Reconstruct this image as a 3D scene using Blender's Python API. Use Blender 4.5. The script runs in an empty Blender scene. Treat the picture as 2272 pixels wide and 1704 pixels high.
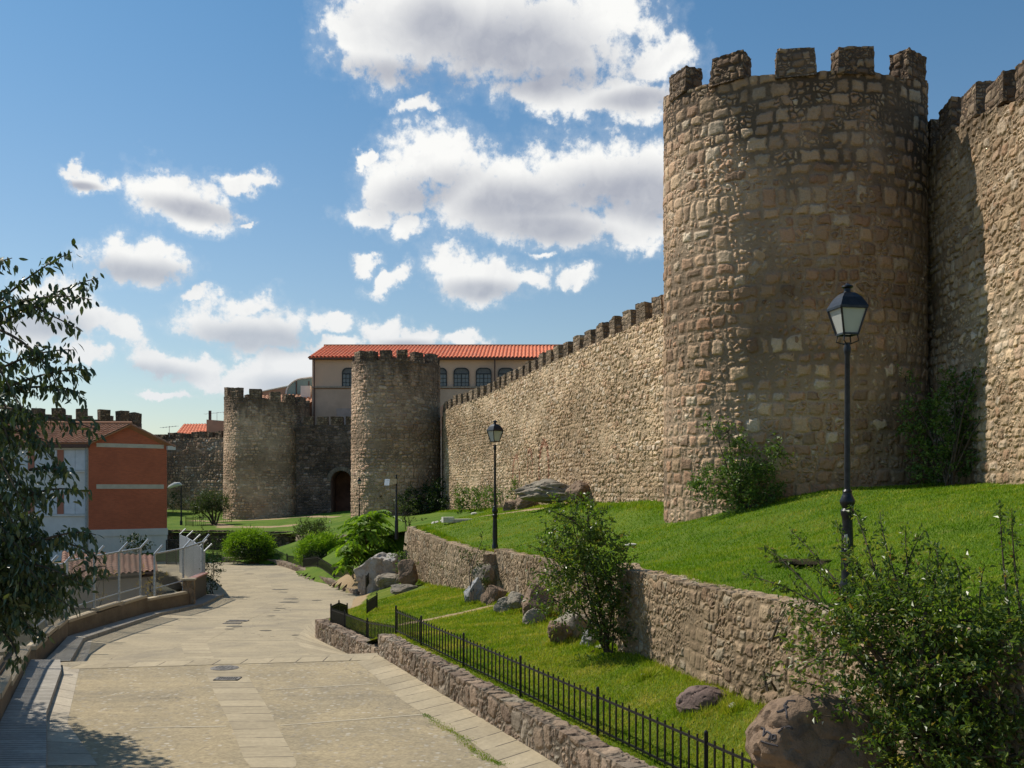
import bpy, bmesh, math, random
import numpy as np
from mathutils import Vector, Matrix, noise as mnoise

R = math.radians
scene = bpy.context.scene
COL = scene.collection
random.seed(7)
rng = np.random.default_rng(7)

# ------------------------------------------------------------------ camera, sun, sky
HZ = 490.0            # horizon row of the 1024x768 frame, focal length 1000 px
cam = bpy.data.cameras.new('camera')
cam.sensor_width = 36.0
cam.lens = 36.0 * 1000 / 1024
cam.shift_y = (HZ - 384) / 1024
cam.clip_start = 0.1
cam.clip_end = 6000
camo = bpy.data.objects.new('camera', cam)
camo.rotation_euler = (math.pi / 2, 0, 0)
COL.objects.link(camo)
scene.camera = camo

SUN_EL = R(50)
SUN_DIR = Vector((-0.857 * math.cos(SUN_EL), 0.515 * math.cos(SUN_EL), math.sin(SUN_EL)))
sl = bpy.data.lights.new('sun', 'SUN')
sl.energy = 5.0
sl.angle = R(0.55)
sl.color = (1.0, 0.92, 0.80)
so = bpy.data.objects.new('sun', sl)
so.rotation_euler = SUN_DIR.to_track_quat('Z', 'Y').to_euler()
so.location = (-20, 20, 40)
COL.objects.link(so)
scene.view_settings.view_transform = 'Standard'
scene.view_settings.look = 'None'
scene.view_settings.exposure = 0.0
scene.view_settings.gamma = 1.0


def nd(nt, typ, ins=(), out=0, **kw):
    n = nt.nodes.new(typ)
    for k, v in kw.items():
        setattr(n, k, v)
    it = ins.items() if isinstance(ins, dict) else enumerate(ins)
    for k, v in it:
        if v is None:
            continue
        if isinstance(v, bpy.types.NodeSocket):
            nt.links.new(v, n.inputs[k])
        else:
            n.inputs[k].default_value = v
    return n.outputs[out]


def M(nt, op, *a, clamp=False):
    return nd(nt, 'ShaderNodeMath', a, operation=op, use_clamp=clamp)


def sstep(nt, x, lo, hi, a=0.0, b=1.0):
    return nd(nt, 'ShaderNodeMapRange', {0: x, 1: lo, 2: hi, 3: a, 4: b}, interpolation_type='SMOOTHSTEP')


def mixc(nt, f, a, b, mode='MIX'):
    n = nt.nodes.new('ShaderNodeMix')
    n.data_type = 'RGBA'
    n.blend_type = mode
    for k, v in ((0, f), (6, a), (7, b)):
        if isinstance(v, bpy.types.NodeSocket):
            nt.links.new(v, n.inputs[k])
        else:
            n.inputs[k].default_value = v if k == 0 else (tuple(v) + (1,))[:4]
    return n.outputs[2]


def noise(nt, vec, scale, detail=4, rough=0.55, dim='3D', out=0, dist=0.0):
    return nd(nt, 'ShaderNodeTexNoise', {'Vector': vec, 'Scale': scale, 'Detail': detail, 'Roughness': rough,
                                         'Distortion': dist}, out=out, noise_dimensions=dim)


def ramp(nt, f, stops):
    n = nt.nodes.new('ShaderNodeValToRGB')
    e = n.color_ramp.elements
    while len(e) < len(stops):
        e.new(0.5)
    for el, (p, c) in zip(e, stops):
        el.position = p
        el.color = (*c, 1)
    if isinstance(f, bpy.types.NodeSocket):
        nt.links.new(f, n.inputs[0])
    return n.outputs[0]


def build_world():
    w = bpy.data.worlds.new('World')
    scene.world = w
    w.use_nodes = True
    nt = w.node_tree
    nt.nodes.clear()
    sky = nt.nodes.new('ShaderNodeTexSky')
    sky.sky_type = 'NISHITA'
    sky.sun_disc = False
    sky.sun_elevation = SUN_EL
    sky.sun_rotation = R(301)
    sky.altitude = 400
    sky.air_density = 1.15
    sky.dust_density = 0.6
    sky.ozone_density = 2.0
    d = nt.nodes.new('ShaderNodeTexCoord').outputs['Generated']
    sx = nt.nodes.new('ShaderNodeSeparateXYZ')
    nt.links.new(d, sx.inputs[0])
    az = M(nt, 'ARCTAN2', sx.outputs[0], sx.outputs[1])
    el = M(nt, 'ARCSINE', sx.outputs[2])
    q0 = nd(nt, 'ShaderNodeCombineXYZ', (az, el, 0.0))
    # cumulus: ellipses in azimuth/elevation with rims broken by noise
    wv = noise(nt, q0, 22.0, 5, 0.6, out=1, dim='2D')
    wv = nd(nt, 'ShaderNodeVectorMath', (wv, (0.5, 0.5, 0.5)), operation='SUBTRACT')
    wv = nd(nt, 'ShaderNodeVectorMath', {0: wv, 'Scale': 0.045}, operation='SCALE')
    q = nd(nt, 'ShaderNodeVectorMath', (q0, wv), operation='ADD')

    def ang(cx, cy):
        u, v = cx / 2.1602, cy / 2.1602
        a = math.atan((u - 512) / 1000)
        return a, math.atan((HZ - v) / 1000 * math.cos(a))

    def field(blobs, coord, dist):
        acc = None
        for b in blobs:
            cx, cy, rx, ry = b[:4]
            rot = b[4] if len(b) > 4 else 0
            a, e = ang(cx, cy)
            k = 1 / 2160.2 * math.cos(a) ** 1.5
            mp = nt.nodes.new('ShaderNodeMapping')
            mp.vector_type = 'TEXTURE'
            mp.inputs['Location'].default_value = (a, e, 0)
            mp.inputs['Rotation'].default_value = (0, 0, -R(rot))
            mp.inputs['Scale'].default_value = (rx * k * 1.12, ry * k * 1.15, 1)
            nt.links.new(coord, mp.inputs[0])
            ln = nd(nt, 'ShaderNodeVectorMath', (mp.outputs[0],), out=1, operation='LENGTH')
            acc = ln if acc is None else M(nt, 'SMOOTH_MIN', acc, ln, dist)
        return M(nt, 'SUBTRACT', 1.0, acc)

    big = [(765, 85, 90, 70), (850, 45, 150, 120), (1010, 45, 250, 125), (1180, 85, 240, 100), (1300, 30, 110, 100),
           (1420, 130, 100, 55), (1220, 215, 190, 38, 8), (1380, 215, 120, 44), (905, 230, 50, 20, -18),
           (850, 410, 95, 80), (950, 350, 135, 82), (1080, 425, 200, 85), (1270, 380, 175, 92), (1400, 395, 160, 100),
           (1190, 490, 180, 50, 6), (880, 500, 55, 30, -25), (1370, 490, 110, 45), (800, 462, 70, 30),
           (975, 580, 66, 52), (1050, 605, 100, 46), (1125, 600, 70, 22), (1238, 598, 48, 24), (792, 571, 34, 19),
           (842, 605, 58, 22, -22), (795, 340, 36, 14, -12), (1175, 552, 40, 13)]
    small = [(185, 392, 62, 26, 8), (175, 365, 22, 26), (375, 425, 115, 55, 10), (440, 468, 100, 34, 8),
             (530, 395, 76, 26, 6), (300, 565, 118, 48), (262, 545, 62, 40), (350, 545, 55, 42),
             (500, 700, 130, 50), (560, 715, 120, 52), (530, 660, 90, 36), (425, 642, 42, 17, -12), (722, 694, 58, 28),
             (610, 805, 100, 62, -18), (540, 825, 90, 40), (650, 790, 70, 50), (825, 722, 62, 34), (900, 742, 70, 28),
             (1000, 742, 60, 22), (275, 725, 60, 34, 35), (340, 780, 95, 34, 22), (430, 805, 70, 34), (200, 695, 70, 42),
             (360, 852, 70, 13), (110, 640, 110, 50), (90, 720, 120, 50), (170, 765, 70, 26), (548, 492, 14, 9),
             (720, 745, 60, 24)]
    fa = field(big, q, 0.10)
    fb = field(small, q, 0.08)
    f = M(nt, 'MAXIMUM', fa, fb)
    # scattered cumulus elsewhere round the sky (behind and beside the camera)
    side = sstep(nt, M(nt, 'ABSOLUTE', az), 0.75, 1.0)
    vs = nd(nt, 'ShaderNodeVectorMath', (d, (2.0, 2.0, 5.0)), operation='MULTIPLY')
    gen = noise(nt, vs, 1.3, 5, 0.55)
    gen = M(nt, 'SUBTRACT', M(nt, 'MULTIPLY', M(nt, 'SUBTRACT', gen, 0.64), 5.0), M(nt, 'MULTIPLY', M(nt, 'SUBTRACT', 1.0, side), 6.0))
    f = M(nt, 'MAXIMUM', f, gen)
    n1 = noise(nt, q0, 20.0, 10, 0.62, dim='2D')
    n2 = noise(nt, q0, 62.0, 8, 0.65, dim='2D')
    nn = M(nt, 'ADD', M(nt, 'MULTIPLY', M(nt, 'SUBTRACT', n1, 0.5), 1.15), M(nt, 'MULTIPLY', M(nt, 'SUBTRACT', n2, 0.5), 0.85))
    dens = M(nt, 'ADD', f, nn)
    mask = sstep(nt, dens, 0.04, 0.50)
    # thin veil round the clouds
    veil = M(nt, 'MULTIPLY', sstep(nt, M(nt, 'ADD', f, M(nt, 'MULTIPLY', nn, 0.8)), -0.22, 0.5), 0.25)
    mask = M(nt, 'MAXIMUM', mask, veil)
    # thick grey bases
    dark = [(1090, 105, 290, 78, 4), (900, 165, 190, 34, 4), (1180, 170, 190, 40), (960, 60, 120, 60), (915, 420, 125, 46, -16),
            (1130, 440, 190, 50), (1340, 420, 220, 60), (1180, 492, 180, 40, 5), (1420, 440, 120, 50), (1040, 628, 100, 24),
            (1380, 215, 110, 26), (420, 455, 120, 24, 8), (300, 590, 130, 32), (550, 735, 150, 34), (640, 835, 120, 26),
            (330, 810, 130, 26), (100, 700, 120, 40), (880, 745, 70, 12), (180, 402, 40, 10)]
    g = field(dark, q0, 0.2)
    n3 = noise(nt, q, 16.0, 5, 0.5, dim='2D')
    up = nd(nt, 'ShaderNodeVectorMath', (q, (0.004, -0.012, 0.0)), operation='ADD')
    n3b = noise(nt, up, 16.0, 5, 0.5, dim='2D')
    relief = M(nt, 'MULTIPLY', M(nt, 'SUBTRACT', n3b, n3), 2.2)
    g = M(nt, 'ADD', g, M(nt, 'MULTIPLY', M(nt, 'SUBTRACT', n3, 0.5), 0.55))
    shade = sstep(nt, g, -0.30, 0.80, 0.0, 0.74)
    shade = M(nt, 'ADD', shade, M(nt, 'MULTIPLY', relief, 0.30), clamp=True)
    low = sstep(nt, el, 0.02, 0.30)
    white = mixc(nt, low, (0.80, 0.82, 0.84), (0.97, 0.97, 0.95))
    grey = mixc(nt, low, (0.44, 0.52, 0.61), (0.30, 0.33, 0.42))
    cc = mixc(nt, shade, white, grey)
    tint = mixc(nt, sstep(nt, el, 0.02, 0.52), (0.97, 0.97, 0.95), (0.58, 0.89, 1.0))
    skc = mixc(nt, 1.0, sky.outputs[0], tint, 'MULTIPLY')
    skc = nd(nt, 'ShaderNodeHueSaturation', {'Saturation': 1.0, 'Value': 0.98, 'Color': skc})
    b1 = nd(nt, 'ShaderNodeBackground', (skc, 0.105))
    b2 = nd(nt, 'ShaderNodeBackground', (cc, 1.0))
    mx = nd(nt, 'ShaderNodeMixShader', (mask, b1, b2))
    o = nt.nodes.new('ShaderNodeOutputWorld')
    nt.links.new(mx, o.inputs[0])


build_world()

# ------------------------------------------------------------------ helpers


def P(u, v, Y):
    return Vector(((u - 512) / 1000 * Y, Y, (HZ - v) / 1000 * Y))


def PX(d):            # display px (2212 wide) -> 1024 px
    return d / 2.1602


def zroad(x, y):
    yy = y - (x + 10.5) * 0.18
    if yy <= 23:
        return -4.0
    if yy <= 26:
        t = (yy - 23) / 3
        return -4.0 - 0.55 * t * t * (3 - 2 * t)
    if yy <= 40:
        return -4.55 - 0.33 * (yy - 26) / 14
    return -4.88 - 0.17 * min(1.3, (yy - 40) / 30)


def road_hit(u, v, far=False):
    y = 10.0 if not far else 25.2
    while y < 120:
        x = (u - 512) / 1000 * y
        if (HZ - v) / 1000 * y <= zroad(x, y):
            return (x, y)
        y += 0.02
    return (x, y)


def tag(o, label=None, cat=None, group=None, kind=None):
    for k, v in (('label', label), ('category', cat), ('group', group), ('kind', kind)):
        if v:
            o[k] = v
    return o


def empty(name, loc, label, cat, group=None):
    o = bpy.data.objects.new(name, None)
    o.empty_display_size = 0.2
    o.location = loc
    COL.objects.link(o)
    return tag(o, label, cat, group)


def link(name, me, mat, parent=None):
    o = bpy.data.objects.new(name, me)
    COL.objects.link(o)
    if mat is not None:
        me.materials.append(mat)
    if parent is not None:
        o.parent = parent
        pl = parent.matrix_world.translation if parent.parent is None else None
        loc = Vector(parent.location)
        pp = parent.parent
        while pp is not None:
            loc += Vector(pp.location)
            pp = pp.parent
        o.location = -loc
    return o


def mesh_np(name, V, F, UV=None, smooth=False, fattr=None):
    """V (n,3); F list of int arrays (k,4)/(k,3)"""
    me = bpy.data.meshes.new(name)
    V = np.asarray(V, dtype=np.float32)
    Fs = [np.asarray(f, dtype=np.int32) for f in (F if isinstance(F, list) else [F]) if len(f)]
    me.vertices.add(len(V))
    me.vertices.foreach_set('co', V.ravel())
    idx = np.concatenate([f.ravel() for f in Fs])
    tot = np.concatenate([np.full(len(f), f.shape[1], np.int32) for f in Fs])
    st = np.concatenate([[0], np.cumsum(tot)[:-1]]).astype(np.int32)
    me.loops.add(len(idx))
    me.loops.foreach_set('vertex_index', idx)
    me.polygons.add(len(tot))
    me.polygons.foreach_set('loop_start', st)
    me.polygons.foreach_set('loop_total', tot)
    me.update(calc_edges=True)
    if UV is not None:
        uv = me.uv_layers.new(name='UVMap')
        uv.data.foreach_set('uv', np.asarray(UV, np.float32)[idx].ravel())
    if fattr:
        for k, a in fattr.items():
            at = me.attributes.new(k, 'FLOAT', 'POINT')
            at.data.foreach_set('value', np.asarray(a, np.float32))
    me.polygons.foreach_set('use_smooth', np.full(len(tot), smooth))
    me.validate()
    return me


def gridF(n, m, off=0, flip=False):
    i, j = np.meshgrid(np.arange(n - 1), np.arange(m - 1), indexing='ij')
    a = (i * m + j).ravel() + off
    q = np.stack([a, a + m, a + m + 1, a + 1], 1)
    return q[:, ::-1] if flip else q


class MB:
    def __init__(s):
        s.v, s.f = [], []

    def add(s, vs, fs):
        o = len(s.v)
        s.v += [tuple(x) for x in vs]
        s.f += [tuple(i + o for i in f) for f in fs]

    def hexa(s, p):       # 8 points: bottom 4 ccw, top 4 ccw
        s.add(p, [(3, 2, 1, 0), (4, 5, 6, 7), (0, 1, 5, 4), (1, 2, 6, 5), (2, 3, 7, 6), (3, 0, 4, 7)])

    def box(s, c, size, ang=0):
        hx, hy, hz = size[0] / 2, size[1] / 2, size[2] / 2
        ca, sa = math.cos(ang), math.sin(ang)
        p = []
        for z in (-hz, hz):
            for x, y in ((-hx, -hy), (hx, -hy), (hx, hy), (-hx, hy)):
                p.append((c[0] + x * ca - y * sa, c[1] + x * sa + y * ca, c[2] + z))
        s.hexa(p)

    def bar(s, a, b, w, h=None, up=(0, 0, 1)):
        a, b = Vector(a), Vector(b)
        d = (b - a).normalized()
        u = Vector(up)
        if abs(d.dot(u)) > 0.98:
            u = Vector((0, 1, 0))
        r = d.cross(u).normalized() * w / 2
        t = r.cross(d).normalized() * (h or w) / 2
        s.hexa([a - r - t, a + r - t, b + r - t, b - r - t, a - r + t, a + r + t, b + r + t, b - r + t])

    def tube(s, pts, rad, n=6):
        pts = [Vector(p) for p in pts]
        if not hasattr(rad, '__len__'):
            rad = [rad] * len(pts)
        rings = []
        ref = Vector((0.3, 0.2, 1)).normalized()
        for i, p in enumerate(pts):
            d = (pts[min(i + 1, len(pts) - 1)] - pts[max(i - 1, 0)])
            if d.length < 1e-6:
                d = Vector((0, 0, 1))
            d.normalize()
            if abs(d.dot(ref)) > 0.95:
                ref = Vector((1, 0.1, 0)).normalized()
            a = d.cross(ref).normalized()
            b = d.cross(a)
            rings.append([p + (a * math.cos(2 * math.pi * k / n) + b * math.sin(2 * math.pi * k / n)) * rad[i] for k in range(n)])
        vs = [x for r in rings for x in r]
        fs = []
        for i in range(len(pts) - 1):
            for k in range(n):
                k2 = (k + 1) % n
                fs.append((i * n + k, i * n + k2, (i + 1) * n + k2, (i + 1) * n + k))
        fs.append(tuple(range(n - 1, -1, -1)))
        fs.append(tuple((len(pts) - 1) * n + k for k in range(n)))
        s.add(vs, fs)

    def lathe(s, prof, c, n=16, ang=0.0, sq=False):
        vs, fs = [], []
        for r, z in prof:
            rr = r * (math.sqrt(2) if sq else 1)
            for k in range(n):
                t = 2 * math.pi * k / n + ang
                vs.append((c[0] + rr * math.cos(t), c[1] + rr * math.sin(t), c[2] + z))
        for i in range(len(prof) - 1):
            for k in range(n):
                k2 = (k + 1) % n
                fs.append((i * n + k, i * n + k2, (i + 1) * n + k2, (i + 1) * n + k))
        fs.append(tuple(range(n - 1, -1, -1)))
        fs.append(tuple((len(prof) - 1) * n + k for k in range(n)))
        s.add(vs, fs)

    def build(s, name, mat, parent=None, smooth=False):
        me = bpy.data.meshes.new(name)
        me.from_pydata(s.v, [], s.f)
        me.validate()
        bm = bmesh.new()
        bm.from_mesh(me)
        bmesh.ops.recalc_face_normals(bm, faces=bm.faces)
        bm.to_mesh(me)
        bm.free()
        if smooth:
            me.polygons.foreach_set('use_smooth', [True] * len(me.polygons))
            try:
                me.set_sharp_from_angle(angle=R(35))
            except Exception:
                pass
        return link(name, me, mat, parent)


def resample(path, ds):
    path = np.asarray(path, float)
    seg = np.linalg.norm(np.diff(path[:, :2], axis=0), axis=1)
    s = np.concatenate([[0], np.cumsum(seg)])
    n = max(2, int(round(s[-1] / ds)) + 1)
    t = np.linspace(0, s[-1], n)
    return np.stack([np.interp(t, s, path[:, k]) for k in range(path.shape[1])], 1), t


def smoothpath(path, it=2):
    p = np.asarray(path, float)
    for _ in range(it):
        q = [p[0]]
        for a, b in zip(p[:-1], p[1:]):
            q += [0.75 * a + 0.25 * b, 0.25 * a + 0.75 * b]
        q.append(p[-1])
        p = np.array(q)
    return p


# ------------------------------------------------------------------ materials
MATS = {}


def new_mat(name):
    m = bpy.data.materials.new(name)
    m.use_nodes = True
    nt = m.node_tree
    nt.nodes.clear()
    out = nt.nodes.new('ShaderNodeOutputMaterial')
    bs = nt.nodes.new('ShaderNodeBsdfPrincipled')
    nt.links.new(bs.outputs[0], out.inputs[0])
    return m, nt, bs, out


def setc(nt, bs, name, v):
    if isinstance(v, bpy.types.NodeSocket):
        nt.links.new(v, bs.inputs[name])
    else:
        bs.inputs[name].default_value = v


def stone_mat(name, sx=3.0, sy=3.6, palette=None, mortar=(0.33, 0.26, 0.17), mw=0.06, mvar=0.06, disp=0.03,
              warp=0.12, dark=0.0, rnd=0.9, fine=1.0, flush=0.0, arcs=None, weather=None, topdark=None, course=0.0):
    """rubble masonry on UVs in metres"""
    m, nt, bs, out = new_mat(name)
    palette = palette or [(0.16, 0.10, 0.055), (0.27, 0.18, 0.10), (0.34, 0.23, 0.13), (0.24, 0.12, 0.06), (0.38, 0.31, 0.21)]
    uv = nt.nodes.new('ShaderNodeUVMap').outputs[0]
    wn = noise(nt, uv, 1.6, 3, 0.6, '2D', 1)
    wn = nd(nt, 'ShaderNodeVectorMath', (wn, (0.5, 0.5, 0.5)), operation='SUBTRACT')
    wn = nd(nt, 'ShaderNodeVectorMath', {0: wn, 'Scale': warp * 2}, operation='SCALE')
    p = nd(nt, 'ShaderNodeVectorMath', (uv, wn), operation='ADD')
    p = nd(nt, 'ShaderNodeVectorMath', (p, (sx, sy, 1.0)), operation='MULTIPLY')

    def vor(feature, out=0, scale=1.0):
        return nd(nt, 'ShaderNodeTexVoronoi', {'Vector': p, 'Scale': scale, 'Randomness': rnd}, out=out,
                  feature=feature, voronoi_dimensions='2D')
    ed = vor('DISTANCE_TO_EDGE')
    colr = vor('F1', 1)
    ed2 = vor('DISTANCE_TO_EDGE', scale=2.3)
    colr2 = vor('F1', 1, scale=2.3)
    big = noise(nt, uv, 0.33, 3, 0.6, '2D')
    if course:    # rough courses: rows of uneven height, blocks of uneven width
        sp_ = nt.nodes.new('ShaderNodeSeparateXYZ')
        nt.links.new(p, sp_.inputs[0])
        yv = M(nt, 'ADD', sp_.outputs[1], M(nt, 'MULTIPLY', M(nt, 'SUBTRACT', nd(nt, 'ShaderNodeTexNoise', {'W': M(nt, 'MULTIPLY', sp_.outputs[1], 0.55), 'Scale': 1.0, 'Detail': 1.0}, noise_dimensions='1D'), 0.5), 0.75))
        row = M(nt, 'FLOOR', yv)
        fy = M(nt, 'SUBTRACT', yv, row)
        rr_ = nd(nt, 'ShaderNodeTexWhiteNoise', {'W': row}, noise_dimensions='1D')
        xv = M(nt, 'ADD', M(nt, 'MULTIPLY', sp_.outputs[0], M(nt, 'ADD', 0.75, M(nt, 'MULTIPLY', rr_, 0.5))), M(nt, 'MULTIPLY', row, 37.7))
        edx = nd(nt, 'ShaderNodeTexVoronoi', {'W': xv, 'Scale': 1.0, 'Randomness': 0.85}, feature='DISTANCE_TO_EDGE', voronoi_dimensions='1D')
        ccol = nd(nt, 'ShaderNodeTexVoronoi', {'W': xv, 'Scale': 1.0, 'Randomness': 0.85}, out=1, feature='F1', voronoi_dimensions='1D')
        edy = M(nt, 'SUBTRACT', 0.5, M(nt, 'ABSOLUTE', M(nt, 'SUBTRACT', fy, 0.5)))
        ced = M(nt, 'SMOOTH_MIN', edx, edy, 0.22)
        # a share of the blocks is shorter than its course
        sh_ = nd(nt, 'ShaderNodeSeparateColor', (ccol,), out=2)
        ced = M(nt, 'SUBTRACT', ced, M(nt, 'MULTIPLY', M(nt, 'LESS_THAN', sh_, 0.3), 0.05))
        pick = sstep(nt, M(nt, 'ADD', noise(nt, uv, 0.8, 2, 0.5, '2D'), (course - 0.5) * 0.5), 0.47, 0.53)
        ed = nd(nt, 'ShaderNodeMix', {0: pick, 2: ed, 3: ced}, data_type='FLOAT')
        colr = mixc(nt, M(nt, 'GREATER_THAN', pick, 0.5), colr, ccol)
    fn = noise(nt, uv, 22.0, 5, 0.65, '2D')
    fm = noise(nt, uv, 7.0, 5, 0.62, '2D')
    # some cells split into smaller stones
    sp = nd(nt, 'ShaderNodeSeparateColor', (colr,), out=1)
    split = M(nt, 'LESS_THAN', sp, 0.40)
    edm = M(nt, 'MINIMUM', ed, M(nt, 'ADD', M(nt, 'MULTIPLY', ed2, 0.55), M(nt, 'SUBTRACT', 1.0, split)))
    wid = M(nt, 'ADD', mw, M(nt, 'MULTIPLY', M(nt, 'SUBTRACT', big, 0.5), mvar * 4))
    wid = M(nt, 'MAXIMUM', wid, 0.012)
    e = M(nt, 'ADD', edm, M(nt, 'MULTIPLY', M(nt, 'SUBTRACT', fm, 0.5), 0.20))
    e = M(nt, 'SUBTRACT', e, wid)
    mask = sstep(nt, e, -0.02, 0.07)
    r1 = nd(nt, 'ShaderNodeSeparateColor', (colr,), out=0)
    r2 = nd(nt, 'ShaderNodeSeparateColor', (colr2,), out=0)
    rr = nd(nt, 'ShaderNodeMix', (split, None, r1, r2)) if False else M(nt, 'ADD', M(nt, 'MULTIPLY', r2, split), M(nt, 'MULTIPLY', r1, M(nt, 'SUBTRACT', 1.0, split)))
    k = len(palette)
    c = ramp(nt, rr, [(i / (k - 1) if k > 1 else 0, palette[i]) for i in range(k)])
    b3 = nd(nt, 'ShaderNodeSeparateColor', (colr,), out=2)
    val = M(nt, 'ADD', 0.50, M(nt, 'ADD', M(nt, 'MULTIPLY', fn, 0.62 * fine), M(nt, 'MULTIPLY', b3, 0.40)))
    c = mixc(nt, 1.0, c, nd(nt, 'ShaderNodeCombineColor', (val, val, val)), 'MULTIPLY')
    mv = M(nt, 'ADD', 0.62, M(nt, 'MULTIPLY', fn, 0.75))
    mc = mixc(nt, 1.0, mortar, nd(nt, 'ShaderNodeCombineColor', (mv, mv, mv)), 'MULTIPLY')
    mc = mixc(nt, sstep(nt, big, 0.35, 0.7), mc, tuple(x * 0.6 for x in mortar))
    if topdark:   # (height, blend): raw dark joints above, lime pointing below
        sv0 = nt.nodes.new('ShaderNodeSeparateXYZ')
        nt.links.new(uv, sv0.inputs[0])
        hz = M(nt, 'ADD', sv0.outputs[1], M(nt, 'MULTIPLY', M(nt, 'SUBTRACT', big, 0.5), 6.0))
        td = sstep(nt, hz, topdark[0] - topdark[1], topdark[0] + topdark[1], 0, 0.85)
        mc = mixc(nt, td, mc, (0.085, 0.068, 0.05))
        c = mixc(nt, M(nt, 'MULTIPLY', td, 0.35), c, mixc(nt, 0.6, c, (0.42, 0.36, 0.27)))
    col = mixc(nt, mask, mc, c)
    if flush:   # patches where mortar covers the stones
        fl = sstep(nt, M(nt, 'ADD', noise(nt, uv, 0.55, 4, 0.65, '2D'), M(nt, 'MULTIPLY', M(nt, 'SUBTRACT', fm, .5), .35)), 0.52, 0.66, 0, flush)
        col = mixc(nt, fl, col, mixc(nt, 0.3, mc, c))
    if dark:
        dn = noise(nt, uv, 0.9, 5, 0.7, '2D')
        dk = sstep(nt, dn, 0.62 - dark * 0.35, 0.80 - dark * 0.25, 0, min(1.0, 0.5 + dark * 0.5))
        col = mixc(nt, dk, col, mixc(nt, 0.72, col, (0.035, 0.031, 0.026)))
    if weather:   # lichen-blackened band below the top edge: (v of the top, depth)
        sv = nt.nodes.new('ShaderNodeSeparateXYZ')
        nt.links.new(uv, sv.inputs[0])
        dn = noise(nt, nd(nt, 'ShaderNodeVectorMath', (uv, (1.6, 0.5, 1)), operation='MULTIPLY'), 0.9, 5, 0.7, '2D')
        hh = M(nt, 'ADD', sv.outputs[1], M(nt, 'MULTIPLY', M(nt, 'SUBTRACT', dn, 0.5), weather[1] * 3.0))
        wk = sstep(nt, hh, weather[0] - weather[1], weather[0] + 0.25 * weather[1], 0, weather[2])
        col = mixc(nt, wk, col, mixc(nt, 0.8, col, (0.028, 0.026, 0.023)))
    if arcs:    # faded red painted arches (graffiti)
        sv = nt.nodes.new('ShaderNodeSeparateXYZ')
        nt.links.new(uv, sv.inputs[0])
        acc = None
        for (cu, cv, ru, rv) in arcs:
            du = M(nt, 'DIVIDE', M(nt, 'SUBTRACT', sv.outputs[0], cu), ru)
            dv = M(nt, 'DIVIDE', M(nt, 'SUBTRACT', sv.outputs[1], cv), rv)
            dd = M(nt, 'SQRT', M(nt, 'ADD', M(nt, 'MULTIPLY', du, du), M(nt, 'MULTIPLY', dv, dv)))
            ring = sstep(nt, M(nt, 'ABSOLUTE', M(nt, 'SUBTRACT', dd, 1.0)), 0.10, 0.20, 1, 0)
            ring = M(nt, 'MULTIPLY', ring, M(nt, 'GREATER_THAN', dv, -0.45))
            acc = ring if acc is None else M(nt, 'MAXIMUM', acc, ring)
        acc = M(nt, 'MULTIPLY', acc, sstep(nt, fm, 0.36, 0.52, 0.15, 0.75))
        col = mixc(nt, acc, col, (0.30, 0.10, 0.06))
    tn = noise(nt, nd(nt, 'ShaderNodeVectorMath', (uv, (0.7, 1.5, 1)), operation='MULTIPLY'), 0.13, 4, 0.62, '2D')
    col = mixc(nt, 1.0, col, mixc(nt, sstep(nt, tn, 0.36, 0.64), (0.74, 0.70, 0.66), (1.06, 1.04, 1.02)), 'MULTIPLY')
    setc(nt, bs, 'Base Color', col)
    bs.inputs['Roughness'].default_value = 0.93
    bs.inputs['Specular IOR Level'].default_value = 0.2
    dome = sstep(nt, e, -0.03, 0.17)
    h = M(nt, 'ADD', M(nt, 'MULTIPLY', dome, 0.75), M(nt, 'MULTIPLY', M(nt, 'SUBTRACT', fm, 0.5), 0.95))
    h = M(nt, 'ADD', h, M(nt, 'MULTIPLY', M(nt, 'SUBTRACT', fn, 0.5), 0.40))
    h = M(nt, 'ADD', h, M(nt, 'MULTIPLY', b3, 0.28))
    if flush:
        h = M(nt, 'MULTIPLY', h, M(nt, 'SUBTRACT', 1.0, M(nt, 'MULTIPLY', fl, 0.72)))
    dn_ = nd(nt, 'ShaderNodeDisplacement', {'Height': h, 'Midlevel': 0.5, 'Scale': disp})
    nt.links.new(dn_, out.inputs['Displacement'])
    m.displacement_method = 'BOTH'
    return m


def simple_mat(name, col, rough=0.6, metal=0.0, var=0.12, scale=6.0, bump=0.0, spec=0.5, col2=None, obj=True):
    m, nt, bs, out = new_mat(name)
    tc = nt.nodes.new('ShaderNodeTexCoord').outputs['Object']
    n = noise(nt, tc, scale, 5, 0.62)
    c2 = col2 or tuple(x * (1 - var * 2) for x in col)
    c1 = tuple(min(1, x * (1 + var)) for x in col) if not col2 else col
    setc(nt, bs, 'Base Color', mixc(nt, sstep(nt, n, 0.3, 0.7), c1, c2))
    setc(nt, bs, 'Roughness', M(nt, 'ADD', rough - 0.08, M(nt, 'MULTIPLY', n, 0.16)))
    bs.inputs['Metallic'].default_value = metal
    bs.inputs['Specular IOR Level'].default_value = spec
    if bump:
        nb = noise(nt, tc, scale * 5, 5, 0.65)
        b = nt.nodes.new('ShaderNodeBump')
        b.inputs['Distance'].default_value = bump
        b.inputs['Strength'].default_value = 0.8
        nt.links.new(nb, b.inputs['Height'])
        nt.links.new(b.outputs[0], bs.inputs['Normal'])
    return m


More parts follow.
